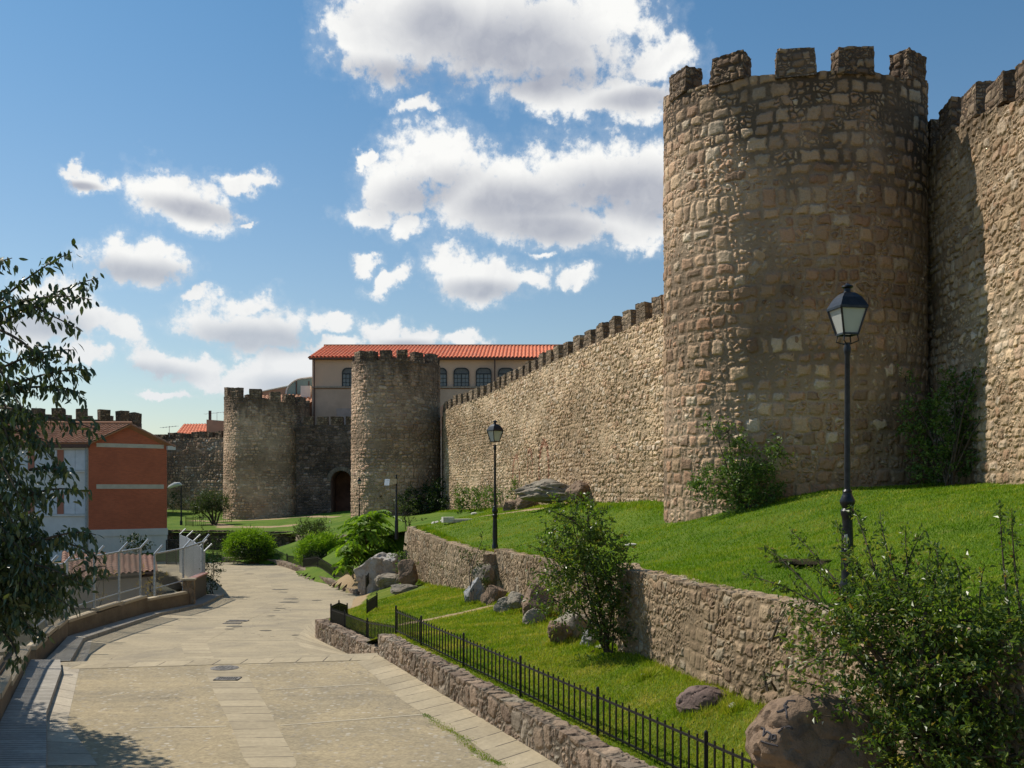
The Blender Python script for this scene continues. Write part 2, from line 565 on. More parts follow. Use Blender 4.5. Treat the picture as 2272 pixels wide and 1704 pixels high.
def leaf_mat(name, stops, trans=0.35, rough=0.45, spec=0.4):
    m, nt, bs, out = new_mat(name)
    rnd = nt.nodes.new('ShaderNodeNewGeometry').outputs['Random Per Island']
    if 'blade' in name:
        tco = nt.nodes.new('ShaderNodeTexCoord').outputs['Object']
        cl = noise(nt, nd(nt, 'ShaderNodeVectorMath', (tco, (0.6, 1.2, 1)), operation='MULTIPLY'), 0.9, 4, 0.68)
        rnd = M(nt, 'ADD', M(nt, 'MULTIPLY', rnd, 0.45), M(nt, 'MULTIPLY', M(nt, 'SUBTRACT', cl, 0.36), 2.0), clamp=True)
    c = ramp(nt, rnd, stops)
    setc(nt, bs, 'Base Color', c)
    bs.inputs['Roughness'].default_value = rough
    bs.inputs['Specular IOR Level'].default_value = spec
    tr = nd(nt, 'ShaderNodeBsdfTranslucent', (mixc(nt, 1.0, c, (1.5, 1.5, 0.6), 'MULTIPLY'),))
    mx = nd(nt, 'ShaderNodeMixShader', (trans, bs.outputs[0], tr))
    nt.links.new(mx, out.inputs[0])
    return m


def concrete_mat(name, c1, c2, agg=0.0, joints=None, tint=None, cracks=0.0):
    """cast concrete / slabs; UV in metres; joints = (len along v, width)"""
    m, nt, bs, out = new_mat(name)
    uv = nt.nodes.new('ShaderNodeUVMap').outputs[0]
    n1 = noise(nt, uv, 0.7, 5, 0.6, '2D')
    n2 = noise(nt, uv, 9.0, 5, 0.7, '2D')
    n3 = noise(nt, nd(nt, 'ShaderNodeVectorMath', (uv, (0.35, 1.6, 1)), operation='MULTIPLY'), 2.2, 4, 0.65, '2D')
    col = mixc(nt, sstep(nt, n1, 0.32, 0.68), c1, c2)
    v = M(nt, 'ADD', 0.80, M(nt, 'ADD', M(nt, 'MULTIPLY', M(nt, 'SUBTRACT', n2, 0.5), 0.5), M(nt, 'MULTIPLY', n3, 0.38)))
    col = mixc(nt, 1.0, col, nd(nt, 'ShaderNodeCombineColor', (v, v, v)), 'MULTIPLY')
    stn = noise(nt, uv, 0.28, 6, 0.68, '2D', dist=0.6)
    col = mixc(nt, sstep(nt, stn, 0.52, 0.68, 0, 0.34), col, (0.16, 0.145, 0.12))
    h = n2
    if agg:
        vo = nd(nt, 'ShaderNodeTexVoronoi', {'Vector': uv, 'Scale': 9.0}, out=0, feature='F1', voronoi_dimensions='2D')
        vc = nd(nt, 'ShaderNodeTexVoronoi', {'Vector': uv, 'Scale': 9.0}, out=1, feature='F1', voronoi_dimensions='2D')
        rr = nd(nt, 'ShaderNodeSeparateColor', (vc,), out=0)
        peb = M(nt, 'MULTIPLY', M(nt, 'LESS_THAN', vo, 0.36), sstep(nt, M(nt, 'ADD', rr, M(nt, 'MULTIPLY', M(nt, 'SUBTRACT', n1, .5), .6)), 0.76, 0.80))
        col = mixc(nt, M(nt, 'MULTIPLY', peb, agg * .7), col, mixc(nt, nd(nt, 'ShaderNodeSeparateColor', (vc,), out=1), (0.13, 0.11, 0.09), (0.66, 0.62, 0.55)))
        vo2 = nd(nt, 'ShaderNodeTexVoronoi', {'Vector': uv, 'Scale': 26.0}, out=1, feature='F1', voronoi_dimensions='2D')
        r4 = nd(nt, 'ShaderNodeSeparateColor', (vo2,), out=0)
        g4 = M(nt, 'ADD', 0.72, M(nt, 'MULTIPLY', r4, 0.52))
        col = mixc(nt, agg, col, mixc(nt, 1.0, col, nd(nt, 'ShaderNodeCombineColor', (g4, g4, g4)), 'MULTIPLY'))
        h = M(nt, 'ADD', M(nt, 'MULTIPLY', r4, 0.7), M(nt, 'MULTIPLY', peb, 0.7))
    sv = nt.nodes.new('ShaderNodeSeparateXYZ')
    nt.links.new(uv, sv.inputs[0])
    if joints:
        jn = M(nt, 'ADD', sv.outputs[1], M(nt, 'MULTIPLY', M(nt, 'SUBTRACT', n1, 0.5), 0.05))
        t = M(nt, 'DIVIDE', jn, joints[0])
        fr = M(nt, 'FRACT', t)
        jd = M(nt, 'ABSOLUTE', M(nt, 'SUBTRACT', fr, 0.5))
        jm = sstep(nt, jd, 0.5 - joints[1] / joints[0], 0.5 - 0.4 * joints[1] / joints[0])
        jm = M(nt, 'MULTIPLY', jm, sstep(nt, noise(nt, uv, 2.0, 3, 0.6, '2D'), 0.30, 0.55, 0.15, 0.9))
        fl = nd(nt, 'ShaderNodeTexWhiteNoise', {'W': M(nt, 'FLOOR', M(nt, 'ADD', t, 0.0))}, noise_dimensions='1D')
        sb = M(nt, 'ADD', 0.86, M(nt, 'MULTIPLY', fl, 0.22))
        col = mixc(nt, 1.0, col, nd(nt, 'ShaderNodeCombineColor', (sb, sb, sb)), 'MULTIPLY')
        col = mixc(nt, jm, col, (0.07, 0.06, 0.05))
        h = M(nt, 'SUBTRACT', h, M(nt, 'MULTIPLY', jm, 1.5))
    if cracks:
        vd = nd(nt, 'ShaderNodeTexVoronoi', {'Vector': nd(nt, 'ShaderNodeVectorMath', (uv, nd(nt, 'ShaderNodeVectorMath', {0: noise(nt, uv, 1.5, 4, 0.6, '2D', 1), 'Scale': 0.9}, operation='SCALE')), operation='ADD'), 'Scale': 0.22},
                feature='DISTANCE_TO_EDGE', voronoi_dimensions='2D')
        cm = M(nt, 'MULTIPLY', sstep(nt, vd, 0.002, 0.007, 1, 0), sstep(nt, n3, 0.45, 0.6, 0, cracks))
        col = mixc(nt, cm, col, (0.08, 0.07, 0.055))
    setc(nt, bs, 'Base Color', col)
    bs.inputs['Roughness'].default_value = 0.9
    bs.inputs['Specular IOR Level'].default_value = 0.25
    b = nt.nodes.new('ShaderNodeBump')
    b.inputs['Distance'].default_value = 0.012 if agg else 0.006
    b.inputs['Strength'].default_value = 0.9
    nt.links.new(h, b.inputs['Height'])
    nt.links.new(b.outputs[0], bs.inputs['Normal'])
    return m


def grass_ground_mat(name, k):
    m, nt, bs, out = new_mat(name)
    tc = nt.nodes.new('ShaderNodeTexCoord').outputs['Object']
    n1 = noise(nt, tc, 0.35, 4, 0.6)
    n2 = noise(nt, tc, 2.6, 5, 0.65)
    n3 = noise(nt, tc, 38.0, 4, 0.7)
    c = mixc(nt, sstep(nt, n1, 0.35, 0.65), (0.066 * k, 0.128, 0.008), (0.115 * k, 0.170, 0.016))
    st = nd(nt, 'ShaderNodeVectorMath', (tc, (0.55, 1.5, 1)), operation='MULTIPLY')
    n4 = noise(nt, st, 1.1, 5, 0.7)
    c = mixc(nt, sstep(nt, n4, 0.56 - (k - 1) * 0.16, 0.78, 0, 0.75), c, (0.31, 0.27, 0.075))
    c = mixc(nt, sstep(nt, n2, 0.42, 0.72, 0, 0.55), c, (0.055, 0.125, 0.008))
    v = M(nt, 'ADD', 0.55, M(nt, 'MULTIPLY', n3, 0.9))
    c = mixc(nt, 1.0, c, nd(nt, 'ShaderNodeCombineColor', (v, v, v)), 'MULTIPLY')
    di = nd(nt, 'ShaderNodeAttribute', attribute_name='dirt', out=2)
    dm = sstep(nt, M(nt, 'ADD', di, M(nt, 'MULTIPLY', M(nt, 'SUBTRACT', n2, 0.5), 0.9)), 0.35, 0.65)
    dirt = mixc(nt, n2, (0.30, 0.21, 0.115), (0.40, 0.30, 0.18))
    c = mixc(nt, dm, c, dirt)
    setc(nt, bs, 'Base Color', c)
    bs.inputs['Roughness'].default_value = 0.9
    bs.inputs['Specular IOR Level'].default_value = 0.15
    b = nt.nodes.new('ShaderNodeBump')
    b.inputs['Distance'].default_value = 0.03
    nt.links.new(n3, b.inputs['Height'])
    nt.links.new(b.outputs[0], bs.inputs['Normal'])
    return m


def rock_mat(name, c1, c2, c3=(0.05, 0.045, 0.04), lichen=0.3):
    m, nt, bs, out = new_mat(name)
    tc = nt.nodes.new('ShaderNodeTexCoord').outputs['Object']
    n1 = noise(nt, tc, 1.7, 6, 0.62)
    n2 = noise(nt, tc, 11.0, 6, 0.7)
    n3 = noise(nt, tc, 4.2, 5, 0.65)
    c = mixc(nt, sstep(nt, n1, 0.35, 0.65), c1, c2)
    c = mixc(nt, sstep(nt, n3, 0.56, 0.70, 0, lichen + 0.3), c, c3)
    v = M(nt, 'ADD', 0.6, M(nt, 'MULTIPLY', n2, 0.8))
    c = mixc(nt, 1.0, c, nd(nt, 'ShaderNodeCombineColor', (v, v, v)), 'MULTIPLY')
    setc(nt, bs, 'Base Color', c)
    bs.inputs['Roughness'].default_value = 0.9
    bs.inputs['Specular IOR Level'].default_value = 0.25
    b = nt.nodes.new('ShaderNodeBump')
    b.inputs['Distance'].default_value = 0.03
    nt.links.new(M(nt, 'ADD', n2, M(nt, 'MULTIPLY', n3, 1.4)), b.inputs['Height'])
    nt.links.new(b.outputs[0], bs.inputs['Normal'])
    return m


PAL_TOWER = [(0.242, 0.162, 0.108), (0.490, 0.342, 0.216), (0.380, 0.255, 0.166), (0.448, 0.274, 0.174), (0.559, 0.410, 0.264), (0.360, 0.237, 0.157), (0.493, 0.351, 0.226), (0.612, 0.509, 0.379)]
PAL_WALL = [(0.365, 0.256, 0.163), (0.544, 0.408, 0.267), (0.628, 0.479, 0.316), (0.457, 0.298, 0.189), (0.655, 0.550, 0.421), (0.501, 0.367, 0.237)]
PAL_DARK = [(0.396, 0.257, 0.183), (0.528, 0.359, 0.246), (0.612, 0.412, 0.270), (0.684, 0.509, 0.367), (0.456, 0.305, 0.207)]
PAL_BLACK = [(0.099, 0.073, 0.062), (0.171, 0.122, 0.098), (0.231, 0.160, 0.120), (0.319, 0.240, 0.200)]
PAL_LOW = [(0.244, 0.182, 0.135), (0.311, 0.236, 0.177), (0.366, 0.284, 0.206), (0.278, 0.213, 0.165), (0.341, 0.305, 0.240)]
PAL_RET = [(0.251, 0.182, 0.120), (0.335, 0.252, 0.162), (0.408, 0.316, 0.209), (0.293, 0.209, 0.141), (0.379, 0.331, 0.243), (0.313, 0.214, 0.132)]

m_tower = stone_mat('tower_masonry', 2.35, 2.75, PAL_TOWER, (0.43, 0.325, 0.225), 0.060, 0.075, 0.038, warp=0.12, rnd=0.9, flush=0.5, topdark=(10.6, 1.0), course=0.9)
m_wall = stone_mat('curtain_wall_masonry', 3.0, 5.6, PAL_WALL, (0.58, 0.44, 0.28), 0.04, 0.05, 0.055, warp=0.15, rnd=1.0, flush=0.8, course=0.75,
                   arcs=[(26.0, 3.4, 0.8, 1.0), (29.3, 3.6, 0.55, 1.0), (32.2, 3.5, 0.95, 1.35)])
m_rwall = stone_mat('right_wall_masonry', 2.4, 3.9, PAL_WALL, (0.49, 0.38, 0.255), 0.05, 0.07, 0.055, warp=0.13, rnd=0.95, flush=0.6, weather=(10.2, 1.0, 0.6), course=0.7)
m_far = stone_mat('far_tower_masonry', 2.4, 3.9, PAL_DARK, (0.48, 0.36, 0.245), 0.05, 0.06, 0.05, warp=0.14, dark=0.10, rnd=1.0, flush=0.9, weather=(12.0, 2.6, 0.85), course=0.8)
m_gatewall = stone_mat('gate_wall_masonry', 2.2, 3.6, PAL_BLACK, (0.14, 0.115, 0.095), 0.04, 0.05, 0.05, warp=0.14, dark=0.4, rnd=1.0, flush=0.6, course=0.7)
m_farwall = stone_mat('far_wall_masonry', 2.0, 3.0, PAL_DARK + [(0.60, 0.57, 0.52)], (0.27, 0.225, 0.18), 0.05, 0.06, 0.05, warp=0.14, dark=0.2, rnd=1.0, flush=0.7, course=0.6)
m_merlon = stone_mat('merlon_masonry', 3.6, 4.8, [(0.13, 0.095, 0.07), (0.22, 0.155, 0.105), (0.30, 0.21, 0.135), (0.36, 0.285, 0.20), (0.17, 0.12, 0.085)], (0.13, 0.10, 0.075), 0.05, 0.03, 0.035, warp=0.12, dark=0.32, rnd=0.95, course=0.8)
m_merlon2 = stone_mat('wall_merlon_masonry', 3.8, 5.4, [(0.20, 0.155, 0.105), (0.30, 0.23, 0.155), (0.38, 0.285, 0.19), (0.26, 0.195, 0.135)], (0.19, 0.15, 0.11), 0.05, 0.03, 0.045, warp=0.12, dark=0.35, rnd=0.95, course=0.8)
m_low = stone_mat('low_wall_masonry', 3.1, 2.9, PAL_LOW, (0.24, 0.205, 0.16), 0.035, 0.03, 0.030, warp=0.11, rnd=0.9, dark=0.12, flush=0.45)
m_ret = stone_mat('retaining_wall_masonry', 4.4, 5.0, PAL_RET, (0.37, 0.285, 0.185), 0.05, 0.10, 0.026, warp=0.13, rnd=0.95, flush=0.9, dark=0.1, course=0.5)
m_retE = stone_mat('old_retaining_wall_masonry', 4.6, 3.6, PAL_RET, (0.36, 0.28, 0.19), 0.035, 0.06, 0.034, warp=0.16, rnd=1.0, flush=0.7, dark=0.1)
m_retF = stone_mat('mossy_retaining_wall_masonry', 2.4, 2.8, PAL_BLACK, (0.15, 0.13, 0.09), 0.05, 0.05, 0.05, dark=0.35)

m_grass = grass_ground_mat('lawn_ground', 1.0)
m_grass_dry = grass_ground_mat('dry_lawn_ground', 1.25)
m_blade = leaf_mat('grass_blade', [(0.0, (0.074, 0.170, 0.007)), (0.42, (0.150, 0.268, 0.012)), (0.74, (0.29, 0.35, 0.03)), (1.0, (0.38, 0.34, 0.10))], 0.3, 0.6, 0.1)
m_blade_dry = leaf_mat('dry_grass_blade', [(0.0, (0.10, 0.20, 0.010)), (0.36, (0.19, 0.29, 0.016)), (0.68, (0.34, 0.36, 0.04)), (1.0, (0.55, 0.45, 0.15))], 0.3, 0.6, 0.1)
m_earth = simple_mat('earth', (0.22, 0.17, 0.10), 0.95, 0, 0.2, 0.3, 0.02, 0.2)
m_road1 = concrete_mat('rough_concrete', (0.37, 0.30, 0.185), (0.295, 0.245, 0.158), agg=0.55, cracks=0.5)
m_road2 = concrete_mat('smooth_concrete', (0.39, 0.325, 0.215), (0.33, 0.278, 0.188), agg=0.12, cracks=0.8)
m_slab = concrete_mat('slab_strip', (0.395, 0.33, 0.22), (0.35, 0.292, 0.195), joints=(0.62, 0.02))
m_slab2 = concrete_mat('pale_slab_strip', (0.43, 0.375, 0.285), (0.38, 0.33, 0.255), joints=(0.75, 0.018))
m_ribbed = concrete_mat('ribbed_pavement', (0.40, 0.37, 0.32), (0.34, 0.315, 0.27), joints=(0.13, 0.016))
m_pave = concrete_mat('pavement', (0.37, 0.335, 0.27), (0.32, 0.29, 0.24), joints=(1.6, 0.02))
m_kerb = concrete_mat('kerb_wall', (0.22, 0.165, 0.105), (0.155, 0.115, 0.075), joints=(1.7, 0.03))
m_cope = concrete_mat('coping', (0.50, 0.41, 0.28), (0.42, 0.34, 0.23))
m_iron = simple_mat('black_iron', (0.016, 0.016, 0.018), 0.42, 0.3, 0.25, 18, 0.002)
m_iron2 = simple_mat('lamp_iron', (0.020, 0.021, 0.024), 0.38, 0.4, 0.25, 14, 0.002)
m_galv = simple_mat('galvanised_steel', (0.42, 0.44, 0.46), 0.45, 0.6, 0.15, 12)
m_dirtsteel = simple_mat('dull_cast_iron', (0.20, 0.185, 0.165), 0.7, 0.3, 0.25, 14, 0.004)
m_black = simple_mat('dark_slot', (0.012, 0.012, 0.012), 0.9)
m_wood = simple_mat('bark', (0.115, 0.085, 0.06), 0.9, 0, 0.25, 9, 0.01, 0.2)
m_stem = simple_mat('twig', (0.085, 0.068, 0.048), 0.85, 0, 0.2, 9, 0.0, 0.2)
m_opal = None


def opal():
    m, nt, bs, out = new_mat('opal_glass')
    tc = nt.nodes.new('ShaderNodeTexCoord').outputs['Object']
    n = noise(nt, tc, 3.0, 3)
    setc(nt, bs, 'Base Color', mixc(nt, n, (0.74, 0.75, 0.72), (0.60, 0.61, 0.58)))
    bs.inputs['Roughness'].default_value = 0.25
    tr = nd(nt, 'ShaderNodeBsdfTranslucent', ((0.8, 0.82, 0.78, 1),))
    nt.links.new(nd(nt, 'ShaderNodeMixShader', (0.45, bs.outputs[0], tr)), out.inputs[0])
    return m


m_opal = opal()
m_plaster = simple_mat('tan_plaster', (0.74, 0.50, 0.345), 0.9, 0, 0.06, 0.35, 0.004, 0.2, col2=(0.63, 0.44, 0.32))
m_plaster_low = simple_mat('stained_plaster', (0.60, 0.43, 0.31), 0.9, 0, 0.06, 0.5, 0.004, 0.2, col2=(0.47, 0.34, 0.245))
m_salmon = simple_mat('salmon_plaster', (0.52, 0.30, 0.20), 0.9, 0, 0.08, 0.5, 0.003, 0.2)
m_white = simple_mat('white_render', (0.72, 0.71, 0.67), 0.85, 0, 0.05, 0.9, 0.003, 0.2)
m_shutter = simple_mat('white_shutter', (0.66, 0.69, 0.72), 0.55, 0, 0.05, 2.0)
m_band = simple_mat('pale_band', (0.58, 0.53, 0.42), 0.85, 0, 0.06, 2)
m_frame = simple_mat('dark_window_frame', (0.02, 0.023, 0.025), 0.5)
m_pipe = simple_mat('brown_pipe', (0.10, 0.045, 0.03), 0.5)
m_gpipe = simple_mat('grey_pipe', (0.33, 0.36, 0.36), 0.5)


def glass_mat(name, c1, c2, rough=0.15):
    m, nt, bs, out = new_mat(name)
    tc = nt.nodes.new('ShaderNodeTexCoord').outputs['Object']
    setc(nt, bs, 'Base Color', mixc(nt, noise(nt, tc, 1.2, 3), c1, c2))
    bs.inputs['Roughness'].default_value = rough
    bs.inputs['Specular IOR Level'].default_value = 0.6
    return m


m_glass = glass_mat('window_glass', (0.10, 0.105, 0.11), (0.19, 0.20, 0.205))
m_blind = simple_mat('grey_blind', (0.14, 0.14, 0.135), 0.7)
m_gglass = glass_mat('greenish_glazing', (0.16, 0.24, 0.22), (0.25, 0.32, 0.29), 0.2)


def tile_mat(name, c1, c2, c3):
    m, nt, bs, out = new_mat(name)
    uv = nt.nodes.new('ShaderNodeUVMap').outputs[0]
    cell = nd(nt, 'ShaderNodeVectorMath', (uv, (4.0, 2.6, 1)), operation='MULTIPLY')
    cell = nd(nt, 'ShaderNodeVectorMath', (cell,), operation='FLOOR')
    wn = nd(nt, 'ShaderNodeTexWhiteNoise', {'Vector': cell}, noise_dimensions='2D')
    n = noise(nt, uv, 0.6, 4, 0.6, '2D')
    c = mixc(nt, wn, c1, c2)
    c = mixc(nt, sstep(nt, n, 0.5, 0.75, 0, 0.6), c, c3)
    setc(nt, bs, 'Base Color', c)
    bs.inputs['Roughness'].default_value = 0.85
    bs.inputs['Specular IOR Level'].default_value = 0.2
    return m


m_tile = tile_mat('orange_roof_tile', (0.80, 0.27, 0.145), (0.68, 0.21, 0.11), (0.60, 0.24, 0.15))
m_tile_shed = tile_mat('brown_roof_tile', (0.27, 0.15, 0.105), (0.22, 0.125, 0.09), (0.16, 0.11, 0.085))
m_tile_old = tile_mat('weathered_roof_tile', (0.52, 0.29, 0.18), (0.40, 0.20, 0.12), (0.34, 0.21, 0.14))


def brick_mat():
    m, nt, bs, out = new_mat('red_brick')
    uv = nt.nodes.new('ShaderNodeUVMap').outputs[0]
    b = nt.nodes.new('ShaderNodeTexBrick')
    nt.links.new(uv, b.inputs['Vector'])
    b.inputs['Color1'].default_value = (0.56, 0.145, 0.06, 1)
    b.inputs['Color2'].default_value = (0.45, 0.115, 0.05, 1)
    b.inputs['Mortar'].default_value = (0.42, 0.17, 0.11, 1)
    b.inputs['Scale'].default_value = 1.0
    b.inputs['Mortar Size'].default_value = 0.008
    b.inputs['Brick Width'].default_value = 0.25
    b.inputs['Row Height'].default_value = 0.07
    n = noise(nt, uv, 0.5, 4, 0.6, '2D')
    v = M(nt, 'ADD', 0.78, M(nt, 'MULTIPLY', n, 0.45))
    setc(nt, bs, 'Base Color', mixc(nt, 1.0, b.outputs[0], nd(nt, 'ShaderNodeCombineColor', (v, v, v)), 'MULTIPLY'))
    bs.inputs['Roughness'].default_value = 0.9
    return m


m_brick = brick_mat()


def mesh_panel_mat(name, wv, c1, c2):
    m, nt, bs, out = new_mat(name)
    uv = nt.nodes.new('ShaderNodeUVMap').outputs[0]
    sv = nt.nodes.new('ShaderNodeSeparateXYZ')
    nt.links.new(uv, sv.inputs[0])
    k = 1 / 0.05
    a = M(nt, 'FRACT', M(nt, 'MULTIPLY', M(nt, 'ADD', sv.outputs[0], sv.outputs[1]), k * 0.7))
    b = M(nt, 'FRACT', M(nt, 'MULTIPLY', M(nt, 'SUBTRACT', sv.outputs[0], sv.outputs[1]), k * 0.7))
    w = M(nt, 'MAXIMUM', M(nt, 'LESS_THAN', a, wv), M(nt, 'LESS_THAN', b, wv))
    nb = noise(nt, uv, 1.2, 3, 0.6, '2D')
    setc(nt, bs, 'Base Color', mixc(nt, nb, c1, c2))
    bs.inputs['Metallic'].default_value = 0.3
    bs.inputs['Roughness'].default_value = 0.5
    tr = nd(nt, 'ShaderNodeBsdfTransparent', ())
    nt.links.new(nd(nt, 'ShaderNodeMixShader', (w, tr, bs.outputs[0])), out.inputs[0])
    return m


m_mesh = mesh_panel_mat('wire_mesh', 0.24, (0.20, 0.21, 0.22), (0.28, 0.29, 0.30))
m_mesh_shaded = mesh_panel_mat('dark_mesh', 0.44, (0.06, 0.064, 0.068), (0.09, 0.094, 0.098))  # denser mesh with the tree shade put into its dark colour

rk_brown = rock_mat('brown_granite', (0.24, 0.165, 0.11), (0.17, 0.12, 0.085))
rk_grey = rock_mat('grey_granite', (0.30, 0.265, 0.21), (0.22, 0.185, 0.14))
rk_pale = rock_mat('pale_granite', (0.42, 0.40, 0.37), (0.30, 0.24, 0.18), (0.12, 0.11, 0.10))
rk_blue = rock_mat('bluish_granite', (0.33, 0.335, 0.34), (0.25, 0.24, 0.23), (0.15, 0.14, 0.13))
rk_purple = rock_mat('mauve_granite', (0.19, 0.135, 0.115), (0.14, 0.10, 0.085), (0.10, 0.075, 0.065), 0.1)
rk_white = rock_mat('white_stone', (0.62, 0.60, 0.54), (0.5, 0.47, 0.4), (0.2, 0.18, 0.15), 0.0)

lf_bush = leaf_mat('bush_leaf', [(0, (0.045, 0.088, 0.014)), (0.4, (0.085, 0.145, 0.024)), (0.8, (0.135, 0.195, 0.036)), (0.97, (0.21, 0.225, 0.05)), (1, (0.26, 0.14, 0.035))], 0.42, 0.36, 0.5)
lf_tree = leaf_mat('drooping_leaf', [(0, (0.030, 0.052, 0.020)), (0.6, (0.050, 0.080, 0.028)), (0.9, (0.075, 0.105, 0.035)), (1, (0.12, 0.135, 0.05))], 0.22, 0.35, 0.5)
lf_ivy = leaf_mat('climber_leaf', [(0, (0.05, 0.10, 0.02)), (0.6, (0.10, 0.175, 0.036)), (1, (0.17, 0.245, 0.06))], 0.3, 0.5, 0.3)
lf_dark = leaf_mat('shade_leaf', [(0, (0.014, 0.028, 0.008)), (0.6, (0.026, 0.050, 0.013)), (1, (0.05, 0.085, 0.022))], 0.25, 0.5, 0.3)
lf_lime = leaf_mat('bright_leaf', [(0, (0.11, 0.22, 0.016)), (0.5, (0.18, 0.32, 0.026)), (1, (0.28, 0.41, 0.04))], 0.4, 0.5, 0.3)
lf_olive = leaf_mat('olive_leaf', [(0, (0.04, 0.066, 0.024)), (0.6, (0.066, 0.095, 0.035)), (1, (0.10, 0.135, 0.05))], 0.3, 0.5, 0.3)
lf_straw = leaf_mat('dry_weed', [(0, (0.36, 0.24, 0.06)), (0.6, (0.44, 0.31, 0.09)), (1, (0.30, 0.24, 0.09))], 0.3, 0.7, 0.1)

# ------------------------------------------------------------------ builders


def wall_mesh(path, zb, zt, thick, ds, dz, side=1, cap=True, zt_noise=0.0, v0=None):
    """front face follows path; thickness goes to the right (side=1) or left (-1) of travel. zb/zt: scalars or per-path-point lists"""
    path = np.asarray(path, float)
    n0 = len(path)
    zb = np.broadcast_to(np.asarray(zb, float), (n0,))
    zt = np.broadcast_to(np.asarray(zt, float), (n0,))
    full, t = resample(np.column_stack([path[:, :2], zb, zt]), ds)
    n = len(full)
    d = np.gradient(full[:, :2], axis=0)
    d /= np.linalg.norm(d, axis=1)[:, None] + 1e-9
    nr = np.stack([d[:, 1], -d[:, 0]], 1) * side
    zb, zt = full[:, 2], full[:, 3].copy()
    if zt_noise:
        zt += np.array([mnoise.noise(Vector((x * 0.9, 3.1, zt_noise))) for x in t]) * zt_noise
    nf = max(2, int(np.max(zt - zb) / dz) + 1)
    ntp = max(2, int(thick / dz) + 1)
    cols, uvs = [], []
    base = np.min(zb) if v0 is None else v0
    for j in range(nf):
        f = j / (nf - 1)
        z = zb + (zt - zb) * f
        cols.append(np.column_stack([full[:, :2], z]))
        uvs.append(np.column_stack([t, z - base]))
    for j in range(1, ntp + 1):
        f = j / ntp
        cols.append(np.column_stack([full[:, :2] + nr * thick * f, zt]))
        uvs.append(np.column_stack([t, zt - base + thick * f]))
    nbk = max(2, int(np.max(zt - zb) / (dz * 3)) + 1)
    for j in range(1, nbk):
        f = 1 - j / (nbk - 1)
        z = zb + (zt - zb) * f
        cols.append(np.column_stack([full[:, :2] + nr * thick, z]))
        uvs.append(np.column_stack([t, zt - base + thick + (zt - z)]))
    V = np.stack(cols, 1)
    U = np.stack(uvs, 1)
    m = V.shape[1]
    Fs = [gridF(n, m, 0, side > 0)]
    V = V.reshape(-1, 3)
    U = U.reshape(-1, 2)
    if cap:
        for e in (0, n - 1):
            a = full[e, :2]
            k = max(2, int(thick / ds) + 1)
            kz = max(2, int((zt[e] - zb[e]) / dz) + 1)
            ww, zz = np.meshgrid(np.linspace(0, thick, k), np.linspace(zb[e], zt[e], kz), indexing='ij')
            cv = np.stack([a[0] + nr[e, 0] * ww, a[1] + nr[e, 1] * ww, zz], 2).reshape(-1, 3)
            cu = np.stack([t[e] + (ww if e else -ww), zz - base], 2).reshape(-1, 2)
            fl = (e == 0) == (side > 0)
            Fs.append(gridF(k, kz, len(V), fl))
            V = np.vstack([V, cv])
            U = np.vstack([U, cu])
    return mesh_np('wall', V, Fs, U)


def rough_box(center, size, ang, cuts, jitter=0.02, seed=0, taper=0.0):
    rs = random.Random(seed)
    bm = bmesh.new()
    bmesh.ops.create_cube(bm, size=1.0)
    for v in bm.verts:
        v.co.x += rs.uniform(-1, 1) * jitter
        v.co.y += rs.uniform(-1, 1) * jitter
        v.co.z += rs.uniform(-1, 1) * jitter * (1 if v.co.z > 0 else 0)
        if v.co.z > 0 and taper:
            v.co.x *= 1 - taper
    if cuts:
        bmesh.ops.subdivide_edges(bm, edges=bm.edges, cuts=cuts, use_grid_fill=True)
    uvl = bm.loops.layers.uv.new('UVMap')
    ou = rs.uniform(0, 50)
    bm.normal_update()
    for f in bm.faces:
        nx, ny, nz = (abs(c) for c in f.normal)
        for l in f.loops:
            x, y, z = l.vert.co.x * size[0], l.vert.co.y * size[1], l.vert.co.z * size[2]
            if nz >= nx and nz >= ny:
                uv = (x, y + size[2])
            elif ny >= nx:
                uv = (x, z)
            else:
                uv = (y + size[0], z)
            l[uvl].uv = (uv[0] + ou, uv[1] + ou * 0.37)
    ca, sa = math.cos(ang), math.sin(ang)
    for v in bm.verts:
        x, y, z = v.co.x * size[0], v.co.y * size[1], v.co.z * size[2]
        v.co = (center[0] + x * ca - y * sa, center[1] + x * sa + y * ca, center[2] + z)
    me = bpy.data.meshes.new('box')
    bm.to_mesh(me)
    bm.free()
    return me


